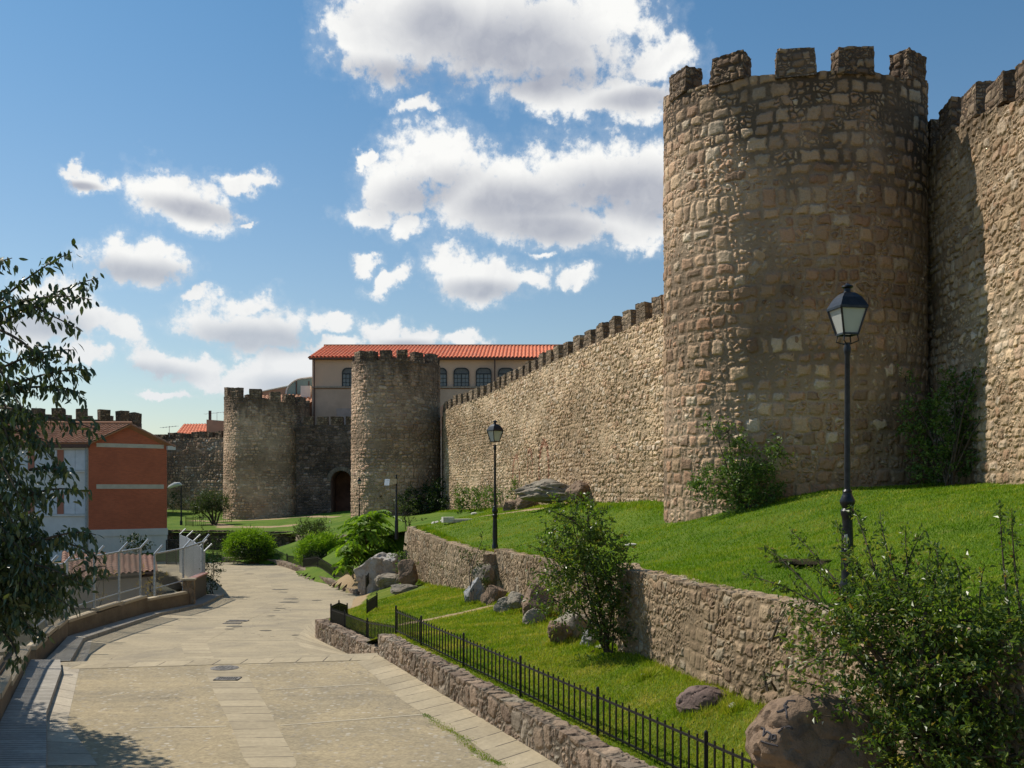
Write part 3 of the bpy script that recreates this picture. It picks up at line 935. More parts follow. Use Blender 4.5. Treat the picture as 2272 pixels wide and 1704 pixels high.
def tower(name, C, axes, dirw, rim, zb, label, mat, ds, merl, mh, cuts, mmat, batter=0.0, extra_back=None, mdepth=0.7):
    """axes=(across, toward, back); dirw = unit vector away from the viewer; rim(phi)->z ; merl list of (phi_center, width m)"""
    w = np.array(dirw) / np.linalg.norm(dirw)
    r = np.array([w[1], -w[0]])
    e = empty(name, (C[0], C[1], zb), label, 'tower')
    a, b, bb = axes
    ph = np.linspace(-math.pi / 2, 1.5 * math.pi, 1600)   # phi=0 -> right, pi/2 -> toward camera ; start at the back

    def pt(phi, k=1.0):
        x, y = a * np.cos(phi), np.where(np.sin(phi) > 0, b, bb) * np.sin(phi)
        return np.stack([C[0] + (r[0] * x - w[0] * y) * k, C[1] + (r[1] * x - w[1] * y) * k], -1)
    pp = pt(ph)
    s = np.concatenate([[0], np.cumsum(np.linalg.norm(np.diff(pp, axis=0), axis=1))])
    n = int(s[-1] / ds) + 1
    phs = np.interp(np.linspace(0, s[-1], n), s, ph)
    ss = np.interp(phs, ph, s)
    zr = np.array([rim(p) for p in phs])
    nz = int((np.max(zr) - zb) / ds) + 1
    cols, uvs = [], []
    for j in range(nz):
        f = j / (nz - 1)
        k = 1 + batter * (1 - f) ** 1.5
        z = zb + (zr - zb) * f
        xy = pt(phs, k)
        cols.append(np.column_stack([xy, z]))
        uvs.append(np.column_stack([ss, z - zb]))
    ni = max(2, int(mdepth / ds))
    for j in range(1, ni + 1):
        k = 1 - (mdepth / a) * j / ni
        cols.append(np.column_stack([pt(phs, k), zr]))
        uvs.append(np.column_stack([ss, zr - zb + mdepth * j / ni]))
    k = 1 - mdepth / a
    cols.append(np.column_stack([pt(phs, k), zr - 1.0]))
    uvs.append(np.column_stack([ss, zr - zb + mdepth + 1.0]))
    cols.append(np.column_stack([pt(phs, 0.01), zr * 0 + np.min(zr) - 1.0]))
    uvs.append(np.column_stack([ss * 0.02, zr - zb + mdepth + 3]))
    V = np.stack(cols, 1)
    U = np.stack(uvs, 1)
    F = gridF(n, V.shape[1], 0, False)
    me = mesh_np('tower_wall', V.reshape(-1, 3), F, U.reshape(-1, 2))
    bm = bmesh.new()
    bm.from_mesh(me)
    bm.normal_update()
    # make sure the shell faces outwards
    f0 = max(bm.faces, key=lambda f: (f.calc_center_median() - Vector((C[0], C[1], f.calc_center_median().z))).length)
    c = f0.calc_center_median()
    if f0.normal.dot(Vector((c.x - C[0], c.y - C[1], 0))) < 0:
        bmesh.ops.reverse_faces(bm, faces=bm.faces)
        bm.to_mesh(me)
    bm.free()
    link('tower_wall', me, mat, e)
    for i, it in enumerate(merl):
        phi, wd = it[0], it[1]
        h = mh * (it[2] if len(it) > 2 else 1.0)
        kk = 1 - (mdepth / 2 + 0.0) / a
        c2 = pt(np.array([phi]), kk)[0]
        t2 = pt(np.array([phi + 0.02]), kk)[0] - pt(np.array([phi - 0.02]), kk)[0]
        ang = math.atan2(t2[1], t2[0])
        z = rim(phi)
        link('merlon', rough_box((c2[0], c2[1], z + h / 2 - 0.06), (wd, mdepth * 0.97, h + 0.12), ang, cuts, 0.05, i + int(C[1])), mmat, e)
    return e


def merlons_along(parent, path, zt, w, gap, h, depth, side, cuts, mat, start=0.2, end=None, seed=1, jit=0.09):
    full, t = resample(path, 0.05)
    L = t[-1] if end is None else end
    s = start
    i = 0
    rs = random.Random(seed)
    while s + w < L:
        j = int((s + w / 2) / t[-1] * (len(full) - 1))
        d = full[min(j + 3, len(full) - 1), :2] - full[max(j - 3, 0), :2]
        d /= np.linalg.norm(d)
        nr = np.array([d[1], -d[0]]) * side
        c = full[j, :2] + nr * depth / 2
        z = zt(s) if callable(zt) else zt
        hh = h * (1 + rs.uniform(-jit, jit) * 1.5)
        ww = w * (1 + rs.uniform(-jit, jit))
        link('merlon', rough_box((c[0], c[1], z + hh / 2 - 0.04), (ww, depth * 0.98, hh + 0.08), math.atan2(d[1], d[0]), cuts, 0.055, seed * 100 + i), mat, parent)
        s += w + gap
        i += 1


def rock(name, c, size, seed, label, mat, group=None, facets=10, rough=0.14, sub=5, rot=0.0, cut=0.68, strata=0.0):
    rs = random.Random(seed)
    bm = bmesh.new()
    bmesh.ops.create_icosphere(bm, subdivisions=sub, radius=1.0)
    planes = []
    for _ in range(facets):
        n = Vector((rs.gauss(0, 1), rs.gauss(0, 1), rs.gauss(0.15, 0.8))).normalized()
        planes.append((n, rs.uniform(cut - 0.12, cut + 0.12)))
    off = Vector((seed * 3.1, seed * 1.7, seed * 0.9))
    for v in bm.verts:
        p = v.co.copy()
        for n, d in planes:
            k = p.dot(n)
            if k > d:
                p -= n * (k - d) * 0.97
        nn = mnoise.fractal(p * 1.3 + off, 1.0, 2.0, 5)
        p *= 1 + rough * nn
        crk = abs(mnoise.noise(p * 1.9 + off))
        p *= 1 - 0.08 * max(0, 1 - crk * 9)
        p *= 1 + 0.03 * mnoise.noise(p * 7 + off)
        if strata:
            q_ = p.z * 2.4 + mnoise.noise(p * 1.2 + off) * 1.3
            p.x *= 1 + strata * (abs((q_ % 1) - 0.5) - 0.25)
            p.y *= 1 + strata * (abs((q_ % 1) - 0.5) - 0.25)
        v.co = Vector((p.x * size[0], p.y * size[1], p.z * size[2]))
    me = bpy.data.meshes.new(name)
    bmesh.ops.rotate(bm, verts=bm.verts, matrix=Matrix.Rotation(rot, 3, 'Z'))
    bm.to_mesh(me)
    bm.free()
    me.polygons.foreach_set('use_smooth', [True] * len(me.polygons))
    try:
        me.set_sharp_from_angle(angle=R(24))
    except Exception:
        pass
    o = link(name, me, mat)
    o.location = c
    return tag(o, label, 'rock' if 'boulder' not in name else 'boulder', group)


def nrm(a):
    return a / (np.linalg.norm(a, axis=-1, keepdims=True) + 1e-9)


def leaf_mesh(pos, ax, nm, L, W, near=False, droop=0.15):
    pos, ax = np.asarray(pos), nrm(np.asarray(ax))
    sd = nrm(np.cross(ax, nm))
    up = nrm(np.cross(sd, ax))
    L = np.asarray(L)[:, None]
    W = np.asarray(W)[:, None]
    n = len(pos)
    if not near:
        b = pos
        t = pos + ax * L - up * L * droop
        l = pos + ax * L * 0.45 + sd * W * 0.5 + up * W * 0.18
        r = pos + ax * L * 0.45 - sd * W * 0.5 + up * W * 0.18
        V = np.stack([b, l, t, r], 1).reshape(-1, 3)
        i = np.arange(n)[:, None] * 4
        return V, np.concatenate([i + [0, 3, 2], i + [0, 2, 1]])
    rows = []
    for f, wf in ((0.0, 0.0), (0.22, 0.78), (0.5, 1.0), (0.78, 0.62), (1.0, 0.0)):
        c = pos + ax * L * f - up * L * droop * f * f
        if wf == 0:
            rows.append([c])
        else:
            rows.append([c + sd * W * .5 * wf + up * W * .16 * wf, c, c - sd * W * .5 * wf + up * W * .16 * wf])
    allv = [x for r_ in rows for x in r_]           # 0 | 1 2 3 | 4 5 6 | 7 8 9 | 10
    V = np.stack(allv, 1).reshape(-1, 3)
    i = np.arange(n)[:, None] * 11
    T = [[0, 2, 1], [0, 3, 2], [7, 8, 10], [8, 9, 10]]
    Q = [[1, 2, 5, 4], [2, 3, 6, 5], [4, 5, 8, 7], [5, 6, 9, 8]]
    return V, np.concatenate([i + t_ for t_ in T]), np.concatenate([i + q_ for q_ in Q])


def rand_dirs(n, r, zbias=0.0):
    d = r.normal(size=(n, 3))
    d[:, 2] += zbias
    return nrm(d)


def shrub(name, base, blobs, mat, label, cat='shrub', L=0.06, W=0.03, dens=500, tw=0.35, seed=1, droop=0.2, hang=0.0, stems=True,
          stem_r=0.02, per=14, group=None, near=False, foliage_name='foliage', stem_name='stem', up=0.25, shell=0.45):
    """blobs: (cx,cy,cz,rx,ry,rz[,k]); leaves sit along twigs that leave the blob volumes"""
    r = np.random.default_rng(seed)
    e = empty(name, base, label, cat, group)
    P_, A_, N_ = [], [], []
    mb = MB()
    for bl in blobs:
        c = np.array(bl[:3])
        rad = np.array(bl[3:6])
        k = bl[6] if len(bl) > 6 else 1.0
        vol = (rad[0] * rad[1] * rad[2]) ** (2 / 3) * 12.6
        nt_ = max(3, int(vol * dens * k / per))
        d = rand_dirs(nt_, r)
        rr = r.uniform(shell, 1.0, (nt_, 1)) ** 0.7
        st = c + d * rad * rr
        out = nrm(d * 0.9 + r.normal(size=(nt_, 3)) * 0.55 + np.array([0, 0, up - hang]))
        if stems:
            b0 = Vector(base) + Vector((r.normal() * .05, r.normal() * .05, 0))
            mid = b0.lerp(Vector(c), 0.55) + Vector((r.normal() * .08, r.normal() * .08, 0.12))
            mb.tube([b0, mid, Vector(c), Vector(c + d[0] * rad * 0.7)], [stem_r, stem_r * .8, stem_r * .55, stem_r * .3], 5)
            for q in range(min(nt_, 10)):
                mb.tube([Vector(c), Vector(c * 0.5 + st[q] * 0.5 + r.normal(size=3) * rad * 0.1), Vector(st[q]), Vector(st[q] + out[q] * tw)],
                        [stem_r * .4, stem_r * .3, stem_r * .22, stem_r * .12], 4)
        for q in range(nt_):
            m = per
            f = r.uniform(0, 1, m)
            tl = tw * r.uniform(0.6, 1.3)
            bend = np.array([0, 0, -hang * tl])[None, :] * (f ** 2)[:, None]
            p = st[q] + out[q] * (f * tl)[:, None] + bend + r.normal(size=(m, 3)) * L * 0.35
            a = nrm(out[q] * 0.5 + r.normal(size=(m, 3)) * 0.75 + np.array([0, 0, -hang * 1.4]))
            P_.append(p)
            A_.append(a)
            N_.append(rand_dirs(m, r, 1.1))
    P_, A_, N_ = np.concatenate(P_), np.concatenate(A_), np.concatenate(N_)
    n = len(P_)
    s = r.uniform(0.65, 1.25, n)
    res = leaf_mesh(P_, A_, N_, L * s, W * s, near, droop)
    link(foliage_name, mesh_np('leaves', res[0], list(res[1:])), mat, e)
    if stems:
        mb.build(stem_name, m_stem if stem_r < 0.05 else m_wood, e)
    return e


# --- terrain: thin-plate surfaces through control points


class TPS:
    def __init__(s, pts, lam=0.02):
        pts = np.asarray(pts, float)
        s.c = pts[:, :2]
        n = len(pts)
        K = s.k(np.linalg.norm(s.c[:, None] - s.c[None], axis=2)) + np.eye(n) * lam
        Pm = np.column_stack([np.ones(n), s.c])
        A = np.block([[K, Pm], [Pm.T, np.zeros((3, 3))]])
        s.w = np.linalg.solve(A, np.concatenate([pts[:, 2], np.zeros(3)]))

    def k(s, r):
        return r * r * np.log(r + 1e-9)

    def __call__(s, xy):
        xy = np.asarray(xy, float)
        out = np.empty(len(xy))
        for i in range(0, len(xy), 20000):
            q = xy[i:i + 20000]
            K = s.k(np.linalg.norm(q[:, None] - s.c[None], axis=2))
            out[i:i + 20000] = K @ s.w[:-3] + s.w[-3] + q @ s.w[-2:]
        return out


def inpoly(xy, poly):
    x, y = xy[:, 0], xy[:, 1]
    poly = np.asarray(poly, float)
    c = np.zeros(len(xy), bool)
    j = len(poly) - 1
    for i in range(len(poly)):
        xi, yi = poly[i]
        xj, yj = poly[j]
        k = ((yi > y) != (yj > y)) & (x < (xj - xi) * (y - yi) / (yj - yi + 1e-12) + xi)
        c ^= k
        j = i
    return c


def seg_dist(xy, segs):
    d = np.full(len(xy), 1e9)
    for (ax, ay, bx, by, w) in segs:
        a, b = np.array([ax, ay]), np.array([bx, by])
        t = np.clip(((xy - a) @ (b - a)) / (np.dot(b - a, b - a) + 1e-9), 0, 1)
        d = np.minimum(d, np.linalg.norm(xy - (a + t[:, None] * (b - a)), axis=1) / w)
    return d


def terrain(name, poly, surf, step, segs=None, bump=0.04, kind='structure', mat=None):
    poly = np.asarray(poly, float)
    lo, hi = poly.min(0), poly.max(0)
    xs = np.arange(lo[0], hi[0] + step, step)
    ys = np.arange(lo[1], hi[1] + step, step)
    X, Y = np.meshgrid(xs, ys, indexing='ij')
    xy = np.column_stack([X.ravel(), Y.ravel()])
    z = np.zeros(len(xy))
    ins = inpoly(xy, poly)
    nx, ny = len(xs), len(ys)
    g = ins.reshape(nx, ny)
    ff = gridF(nx, ny)
    keep = ins[ff].any(1)
    ff = ff[keep]
    used = np.unique(ff)
    z[used] = surf(xy[used])
    z[used] += bump * np.array([mnoise.noise(Vector((x * .55, y * .55, 1.3))) + 0.4 * mnoise.noise(Vector((x * 1.9, y * 1.9, 4.3))) for x, y in xy[used]])
    rem = np.full(len(xy), -1)
    rem[used] = np.arange(len(used))
    V = np.column_stack([xy[used], z[used]])
    dirt = np.zeros(len(used))
    if segs:
        dirt = np.clip(1.3 - seg_dist(xy[used], segs), 0, 1)
    me = mesh_np(name, V, [rem[ff]], V[:, :2], True, {'dirt': dirt})
    o = link(name, me, mat or m_grass)
    tag(o, kind=kind)
    return o


def blades(name, poly, surf, n, h, wfun, label, segs=None, ymax=1e9, bump=0.04, dpow=1.6, mat=None, tufts=None):
    """mown grass standing on a terrain sheet"""
    poly = np.asarray(poly, float)
    lo, hi = poly.min(0), poly.max(0)
    pts = []
    tot = 0
    while tot < n:
        c = rng.uniform(lo, np.minimum(hi, [1e9, ymax]), (n * 3, 2))
        k = rng.uniform(size=len(c)) < np.clip((12.0 / c[:, 1]) ** dpow, 0, 1)
        u = c[:, 0] / c[:, 1] * 1000 + 512
        k &= (u > -120) & (u < 1450)
        c = c[k]
        c = c[inpoly(c, poly)]
        if segs:
            c = c[seg_dist(c, segs) > rng.uniform(0.7, 1.3, len(c))]
        pts.append(c)
        tot += len(c)
    xy = np.concatenate(pts)[:n]
    tall = np.ones(len(xy))
    if tufts is not None:
        k = rng.integers(0, len(tufts), n // 7)
        tf = np.asarray(tufts, float)[k]
        t2 = tf[:, :2] + rng.normal(size=(len(tf), 2)) * tf[:, 2:3]
        xy = np.vstack([xy, t2])
        tall = np.concatenate([tall, rng.uniform(1.2, 2.6, len(t2))])
    z = surf(xy) + bump * np.array([mnoise.noise(Vector((x * .55, y * .55, 1.3))) + 0.4 * mnoise.noise(Vector((x * 1.9, y * 1.9, 4.3))) for x, y in xy])
    m = len(xy)
    pos = np.column_stack([xy, z - 0.005])
    ang = rng.uniform(0, 2 * math.pi, m)
    lean = rng.normal(0, 0.45, (m, 2))
    hh = h * rng.uniform(0.5, 1.35, m) * tall
    w = wfun(xy[:, 1])
    sd = np.column_stack([np.cos(ang), np.sin(ang), np.zeros(m)]) * (w / 2)[:, None]
    tip = pos + np.column_stack([lean * hh[:, None], hh])
    V = np.stack([pos - sd, pos + sd, tip], 1).reshape(-1, 3)
    F = np.arange(3 * m).reshape(-1, 3)
    o = link(name, mesh_np(name, V, [F]), mat or m_blade)
    tag(o, label, 'grass', None, 'stuff')
    return o


def strip(name, left, right, mat, dz=0.004, n=60, zf=zroad, kind='structure', vscale=1.0):
    """sheet between two ground polylines laid on the road surface"""
    l, tl = resample(np.array(left, float), 0.01)
    r_, tr = resample(np.array(right, float), 0.01)
    V, U = [], []
    K = 5
    il = np.linspace(0, len(l) - 1, n).astype(int)
    ir = np.linspace(0, len(r_) - 1, n).astype(int)
    s = 0
    pm = None
    for a, b in zip(il, ir):
        m = (l[a, :2] + r_[b, :2]) / 2
        s += 0 if pm is None else np.linalg.norm(m - pm)
        pm = m
        w = np.linalg.norm(l[a, :2] - r_[b, :2])
        for k in range(K):
            f = k / (K - 1)
            p = l[a, :2] * (1 - f) + r_[b, :2] * f
            V.append((p[0], p[1], zf(p[0], p[1]) + dz))
            U.append((w * f, s * vscale))
    me = mesh_np(name, V, gridF(n, K), U)
    if me.polygons[0].normal.z < 0:
        me.flip_normals()
    o = link(name, me, mat)
    tag(o, kind=kind)
    return o


# ------------------------------------------------------------------ ground sheets
gm = MB()
gm.add([(-3000, -200, -7), (3000, -200, -7), (3000, 4000, -7), (-3000, 4000, -7)], [(0, 1, 2, 3)])
tag(gm.build('ground', m_earth), kind='structure')

# low wall A: front line (road side)
A0, A1d = np.array([-3.26, 24.3]), np.array([0.373, -0.928])
A_NORMAL = np.array([0.928, 0.373])


def Aline(t, off=0.0):
    return A0 + A1d * t + A_NORMAL * off


B_PATH = [(-3.35, 25.2), (-4.4, 27.5), (-6.0, 31.0), (-6.25, 31.7), (-6.35, 32.6), (-6.35, 35.2)]
D_TOP = [(5.4, 6.5), (4.6, 9.5), (3.7, 12.6), (2.85, 15.4), (2.3, 18.2)]
E_TOP = [(1.5, 22.6), (0.95, 27.8), (-0.6, 33.4), (-1.2, 33.9), (-3.0, 39.5), (-4.87, 46.4)]

low_ctrl = [(*Aline(0, .7), -3.62), (*Aline(3, .7), -3.62), (*Aline(6, .7), -3.62), (*Aline(9, .7), -3.62), (*Aline(12, .7), -3.62), (*Aline(16, .7), -3.6),
            (-3.0, 26.2, -3.75), (-3.75, 27.2, -4.12), (-5.4, 30.6, -4.2), (-6.0, 32.5, -4.25), (-6.3, 35.5, -4.75), (-6.9, 42, -4.95), (-7.2, 47, -4.95),
            (5.6, 6.5, -2.7), (4.75, 9.5, -2.75), (3.8, 12.6, -2.85), (3.0, 15.3, -2.92), (2.4, 18.4, -2.98), (1.5, 22.8, -3.15), (.9, 27.8, -3.25),
            (-.6, 33.6, -3.35), (-3.0, 40, -3.85), (-4.8, 45.5, -4.05), (-5.9, 46.8, -4.6), (-3.6, 33.5, -3.98), (-.8, 25, -3.5), (-5.2, 38, -4.3)]
LOW = TPS(low_ctrl)
low_poly = [tuple(Aline(-.4, .3)), tuple(Aline(16, .25)), (5.6, 5.0), (5.6, 6.5), (4.8, 9.5), (3.9, 12.6), (3.05, 15.4), (2.5, 18.2), (1.7, 22.6), (1.15, 27.8),
            (-.4, 33.4), (-1.0, 33.9), (-2.8, 39.5), (-4.7, 46.6), (-6.2, 47.3), (-7.2, 47.0), (-6.9, 43), (-6.55, 37), (-6.2, 35), (-6.15, 32.6), (-5.85, 31.1),
            (-4.25, 27.6), (-3.3, 25.6)]
low_segs = [(0.1, 30.2, -3.2, 29.6, 0.22), (0.6, 29, 0.0, 31, 0.45), (-6.6, 40, -6.9, 47, .5), (2.2, 22, 1.0, 21.6, .4)]
terrain('lower_lawn', low_poly, LOW, 0.16, low_segs, 0.035, mat=m_grass_dry)

up_ctrl = [(5.6, 6.5, -1.45), (4.8, 9.5, -1.5), (3.9, 12.6, -1.56), (3.0, 15.4, -1.58), (2.45, 18.2, -1.58), (1.65, 22.6, -2.0), (1.1, 27.8, -2.05), (-.45, 33.4, -2.12),
           (-1.0, 33.9, -2.14), (-2.8, 39.5, -2.0), (-4.7, 46.4, -1.82), (5.03, 14.6, -1.5), (-.58, 34.7, -2.07),
           (4.6, 30.7, -.90), (5.2, 28.6, -.86), (6.0, 27.6, -.62), (8.2, 26.8, -.06), (10.6, 26.8, .08), (11.8, 27, .14), (11.6, 24, .16), (11.4, 22, .12), (11.2, 18, 0),
           (9, 20, -.35), (7.5, 16, -.95), (8.5, 10, -.9), (10.5, 10, -.4), (6, 22, -1.0), (3.6, 26, -1.35), (4, 20, -1.4),
           (5.0, 33.2, -.35), (3.5, 39, -.5), (1.2, 48.5, -.8), (-1.7, 60, -1.2), (-4.6, 71.5, -1.5), (-6.2, 77, -1.75), (-9.3, 75.8, -1.9), (-12.8, 79, -2.05),
           (-1, 42, -1.35), (-5, 56, -1.95), (-2, 50, -1.3), (-8.8, 58, -2.6), (-13.5, 69, -3.0), (-17.4, 77.3, -3.3), (-22, 78.5, -3.33), (-26.6, 80, -3.35), (-34, 84, -3.3),
           (-20, 95, -2.55), (-16.5, 98, -2.1), (-29.4, 99, -3.0), (-24, 97.5, -2.85), (-30, 112, -2.45), (-42, 118, -2.4), (-13, 90, -2.1), (-40, 95, -3.0), (-6, 50, -2.25), (-14, 106, -2)]
UP = TPS(up_ctrl)
up_poly = [(5.9, 5), (5.85, 6.5), (5.05, 9.5), (4.12, 12.6), (3.28, 15.4), (2.72, 18.2), (1.95, 22.6), (1.4, 27.8), (-.15, 33.4), (-.7, 33.9), (-2.5, 39.5), (-4.4, 46.4),
           (-5.8, 48.5), (-8.8, 58), (-13.5, 69), (-17.3, 76.9), (-26.6, 79.9), (-40, 84.5), (-46, 100), (-44, 122), (-12, 108), (-3, 80), (6.5, 34), (13, 30), (12.2, 20), (14, 5)]
up_segs = [(-28, 97.5, -19, 94.5, 1.3), (-19, 94.5, -13.4, 82.5, .8), (-24, 83, -18, 81, .7), (-1.2, 46, 3.0, 42.5, .5), (-27, 90, -24, 84, .8), (-31, 98, -28, 96, 1.0), (3, 42, 4.2, 39.5, .4)]
terrain('upper_lawn', up_poly, UP, 0.28, up_segs, 0.05)

gar_ctrl = [(-7.3, 47.4, -4.9), (-10.4, 54, -4.85), (-15.4, 67, -4.85), (-19.3, 70, -4.85), (-26, 71, -4.95), (-28, 80.3, -4.75), (-22, 79, -4.7), (-17.5, 77.5, -4.7),
            (-13.5, 69.3, -3.1), (-8.8, 58.3, -2.75), (-5.6, 48.6, -2.4), (-12.6, 64.5, -4.3), (-8.6, 53, -4.2), (-34, 84, -4.9), (-32, 72, -5), (-6.2, 47.2, -4.5)]
GAR = TPS(gar_ctrl)
gar_poly = [(-6.0, 46.6), (-7.2, 47.2), (-10.4, 54), (-15.4, 67), (-19.3, 69.9), (-23, 70.4), (-34, 72), (-38, 85), (-26.6, 80.4), (-17.2, 77.4), (-13.2, 69.3), (-8.5, 58.3), (-5.2, 48.3)]
terrain('garden_lawn', gar_poly, GAR, 0.4, [(-7.2, 47.4, -9, 51, .5)], 0.05)

# road
xs = np.linspace(-34, 3.2, 125)
ys = np.concatenate([np.arange(6, 30, 0.25), np.arange(30, 74, 0.8)])


def road_sheet(name, y0, y1, mat):
    yy = ys[(ys >= y0 - 1e-6) & (ys <= y1 + 1e-6)]
    V, U = [], []
    for x in xs:
        for y in yy:
            yk = y + (x + 10.5) * 0.18
            V.append((x, yk, zroad(x, yk)))
            U.append((x, yk))
    V = np.array(V)
    F = gridF(len(xs), len(yy))
    bx = np.interp(V[:, 1], [6, 9.5, 14.4, 22.96, 25.6, 31.3, 38.7, 41.7, 46, 61, 66, 70], [-5.0, -6.0, -7.7, -11.15, -12.3, -14.0, -14.2, -13.6, -14.2, -20.5, -25, -34])
    F = F[(V[F][:, :, 0] > bx[F] - .05).any(1)]
    me = mesh_np(name, V, F, U)
    if me.polygons[0].normal.z < 0:
        me.flip_normals()
    tag(link(name, me, mat), kind='structure')


road_sheet('road', 6, 22.75, m_road1)
road_sheet('lower_road', 22.75, 74, m_road2)


def z3(x, y):
    return (x * .12225, 565.2 + y * .12225)


def z5(x, y):
    return (180.3 + .12225 * x, 486.8 + .12225 * y)


def z8(x, y):
    return (270.4 + .12225 * x, 565.2 + .12225 * y)


def rp(lst, far=False):
    return [road_hit(u, v, far) for u, v in lst]


strip('central_slab_strip', [(-4.75, 9.5)] + rp([(252, 768), (244.5, 760.8), (231, 725.3), (215, 694.8), (204.5, 668.5)]),
      [(-3.85, 9.5)] + rp([(298, 765), (266.5, 705.8), (243, 668.5)]), m_slab)
strip('far_slab_strip', rp([z5(75, 1448), z5(0, 1280), z5(380, 1110), z5(700, 965), z5(810, 900), z5(650, 840), z5(480, 735), z5(360, 650)], True),
      rp([z5(320, 1430), z5(210, 1268), z5(550, 1090), z5(850, 960), z5(960, 905), z5(770, 830), z5(590, 720), z5(440, 645)], True), m_slab)
strip('right_slab_strip', rp([z8(700, 790), z8(880, 930), z8(1080, 1110), z8(1290, 1240), z8(1640, 1450), z8(1940, 1659)]) + [(.35, 10)],
      [tuple(Aline(.2)), tuple(Aline(9.2)), tuple(Aline(14.5))], m_slab, n=90)
strip('lower_right_slab_strip', rp([z5(1060, 1372), z5(920, 1250), z5(1100, 1090)], True), [(-3.9, 26.5), (-4.45, 27.55), (-6.0, 31.0)], m_slab)
strip('left_slab_strip', [(-7.0, 14.5), (-8.15, 17.5), (-9.75, 21.7), (-10.2, 22.7)], [(-6.0, 14.5), *rp([z3(550, 1290), z3(650, 850)])], m_slab2)
strip('lower_left_slab_strip', [(-11.35, 26.0), (-13.1, 30.7)], rp([z3(705, 800), z3(752, 612)], True), m_slab2)
strip('seam_slab_strip', [(-9.9, 22.3), (-6.6, 22.9), (-3.3, 23.5)], [(-9.9, 22.95), (-6.6, 23.55), (-3.3, 24.15)], m_slab, dz=0.008)


m_joint = concrete_mat('slab_joint', (0.50, 0.44, 0.32), (0.43, 0.37, 0.27))
for pa, pb, fr_ in ((z8(0, 1020), z8(840, 972), False), (z3(1150, 1332), z3(1850, 1320), False), (z8(80, 1312), z8(1260, 1222), False), (z5(-700, 1068), z5(1128, 1086), True), (z5(330, 1258), z5(920, 1254), True), (z5(-250, 1090), z5(150, 1078), True)):
    a_, b_ = road_hit(*pa, fr_), road_hit(*pb, fr_)
    strip('slab_joint', [(a_[0], a_[1] + .03), (b_[0], b_[1] + .03)], [(a_[0], a_[1] - .03), (b_[0], b_[1] - .03)], m_joint, dz=.005, n=40)


def pavement(name, wallside, kerb, mat, h=0.12):
    V, U, n, K = [], [], 50, 4
    l, _ = resample(np.array(wallside, float), .01)
    r_, _ = resample(np.array(kerb, float), .01)
    s = 0
    pm = None
    for a, b in zip(np.linspace(0, len(l) - 1, n).astype(int), np.linspace(0, len(r_) - 1, n).astype(int)):
        pl, pr = l[a, :2], r_[b, :2]
        m = (pl + pr) / 2
        s += 0 if pm is None else np.linalg.norm(m - pm)
        pm = m
        w = np.linalg.norm(pl - pr)
        for k in range(K):
            f = k / (K - 1)
            p = pl * (1 - f) + pr * f
            V.append((p[0], p[1], zroad(*p) + h))
            U.append((w * f, s))
        p = pr
        V.append((p[0] + .012, p[1], zroad(*p) - 0.02))
        U.append((w + h, s))
    me = mesh_np(name, V, gridF(n, K + 1), U)
    if me.polygons[0].normal.z < 0:
        me.flip_normals()
    tag(link(name, me, mat), kind='structure')


pavement('ribbed_pavement', [(-6.4, 10.9), (-7.6, 14.3), (-11.02, 22.9)], [(-5.2, 11), (-6.75, 14.5), (-8.15, 17.5), (-9.78, 21.7), (-10.35, 22.9)], m_ribbed)
pavement('pavement', [(-12.1, 25.9), (-13.9, 31.3), (-14.1, 38.7), (-13.5, 41.7)], [(-11.45, 25.9), (-13.2, 30.8), (-13.6, 38.7), (-13.0, 42)], m_pave)
pavement('pavement_end', [(-13.5, 41.7), (-14.1, 46)], [(-13.0, 42), (-13.35, 46.3)], m_pave)

# ------------------------------------------------------------------ fortifications
# corner tower
CT_C, CT_W = (8.31, 29.76), (0.269, 0.963)


def ct_rim(phi):
    # phi: 0 right, pi/2 toward the camera, pi left
    t = max(0.0, math.sin(phi))
    return 11.95 - 0.62 * t - 0.35 * max(0, math.cos(phi)) + 0.05 * math.sin(phi * 7)


def phi_u(u):          # angle on the corner tower seen at column u
    best = None
    for i in range(0, 1801):
        p = math.pi * i / 1800
        x, y = 3.77 * math.cos(p), 2.8 * math.sin(p)
        X = CT_C[0] + .963 * x - .269 * y
        Y = CT_C[1] - .269 * x - .963 * y
        d = abs(512 + 1000 * X / Y - u)
        if best is None or d < best[0]:
            best = (d, p)
    return best[1]


mer = [(phi_u(PX(1468)) + 0.05, .85), (phi_u(PX(1567)), .98, 1.0), (phi_u(PX(1720)), 1.02, 1.06), (phi_u(PX(1852)), .98), (phi_u(PX(1985)), 1.02, 1.1)]
mer += [(math.pi * 1.2, 1.0), (math.pi * 1.4, 1.0), (math.pi * 1.6, 1.0), (math.pi * 1.8, 1.0)]
tower('corner_tower', CT_C, (3.77, 2.8, 3.4), CT_W, ct_rim, -1.3, 'tall round rubble stone tower with crenellations rising from the lawn', m_tower, 0.05, mer, 0.62, 12, m_merlon, mdepth=.58)
t2 = [(math.acos(max(-1, min(1, (u_ - 396) / 43))), w_) for u_, w_ in ((359, .85), (370.2, .78), (385.7, .78), (402.3, .78), (417.8, .8), (433.5, .9))] + [(math.pi * (1.08 + i * .14), .8) for i in range(7)]
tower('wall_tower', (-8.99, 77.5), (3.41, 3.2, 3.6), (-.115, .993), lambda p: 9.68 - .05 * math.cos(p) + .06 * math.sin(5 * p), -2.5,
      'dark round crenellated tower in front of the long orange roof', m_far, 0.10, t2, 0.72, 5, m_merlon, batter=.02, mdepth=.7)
t3 = [(math.acos(max(-1, min(1, (u_ - 267.3) / 41.0))), w_) for u_, w_ in ((228.5, 1.0), (237, 1.1), (256, 1.15), (275, 1.1), (288.4, 1.05), (301.2, 1.1))] + [(math.pi * (1.08 + i * .14), 1.1) for i in range(7)]
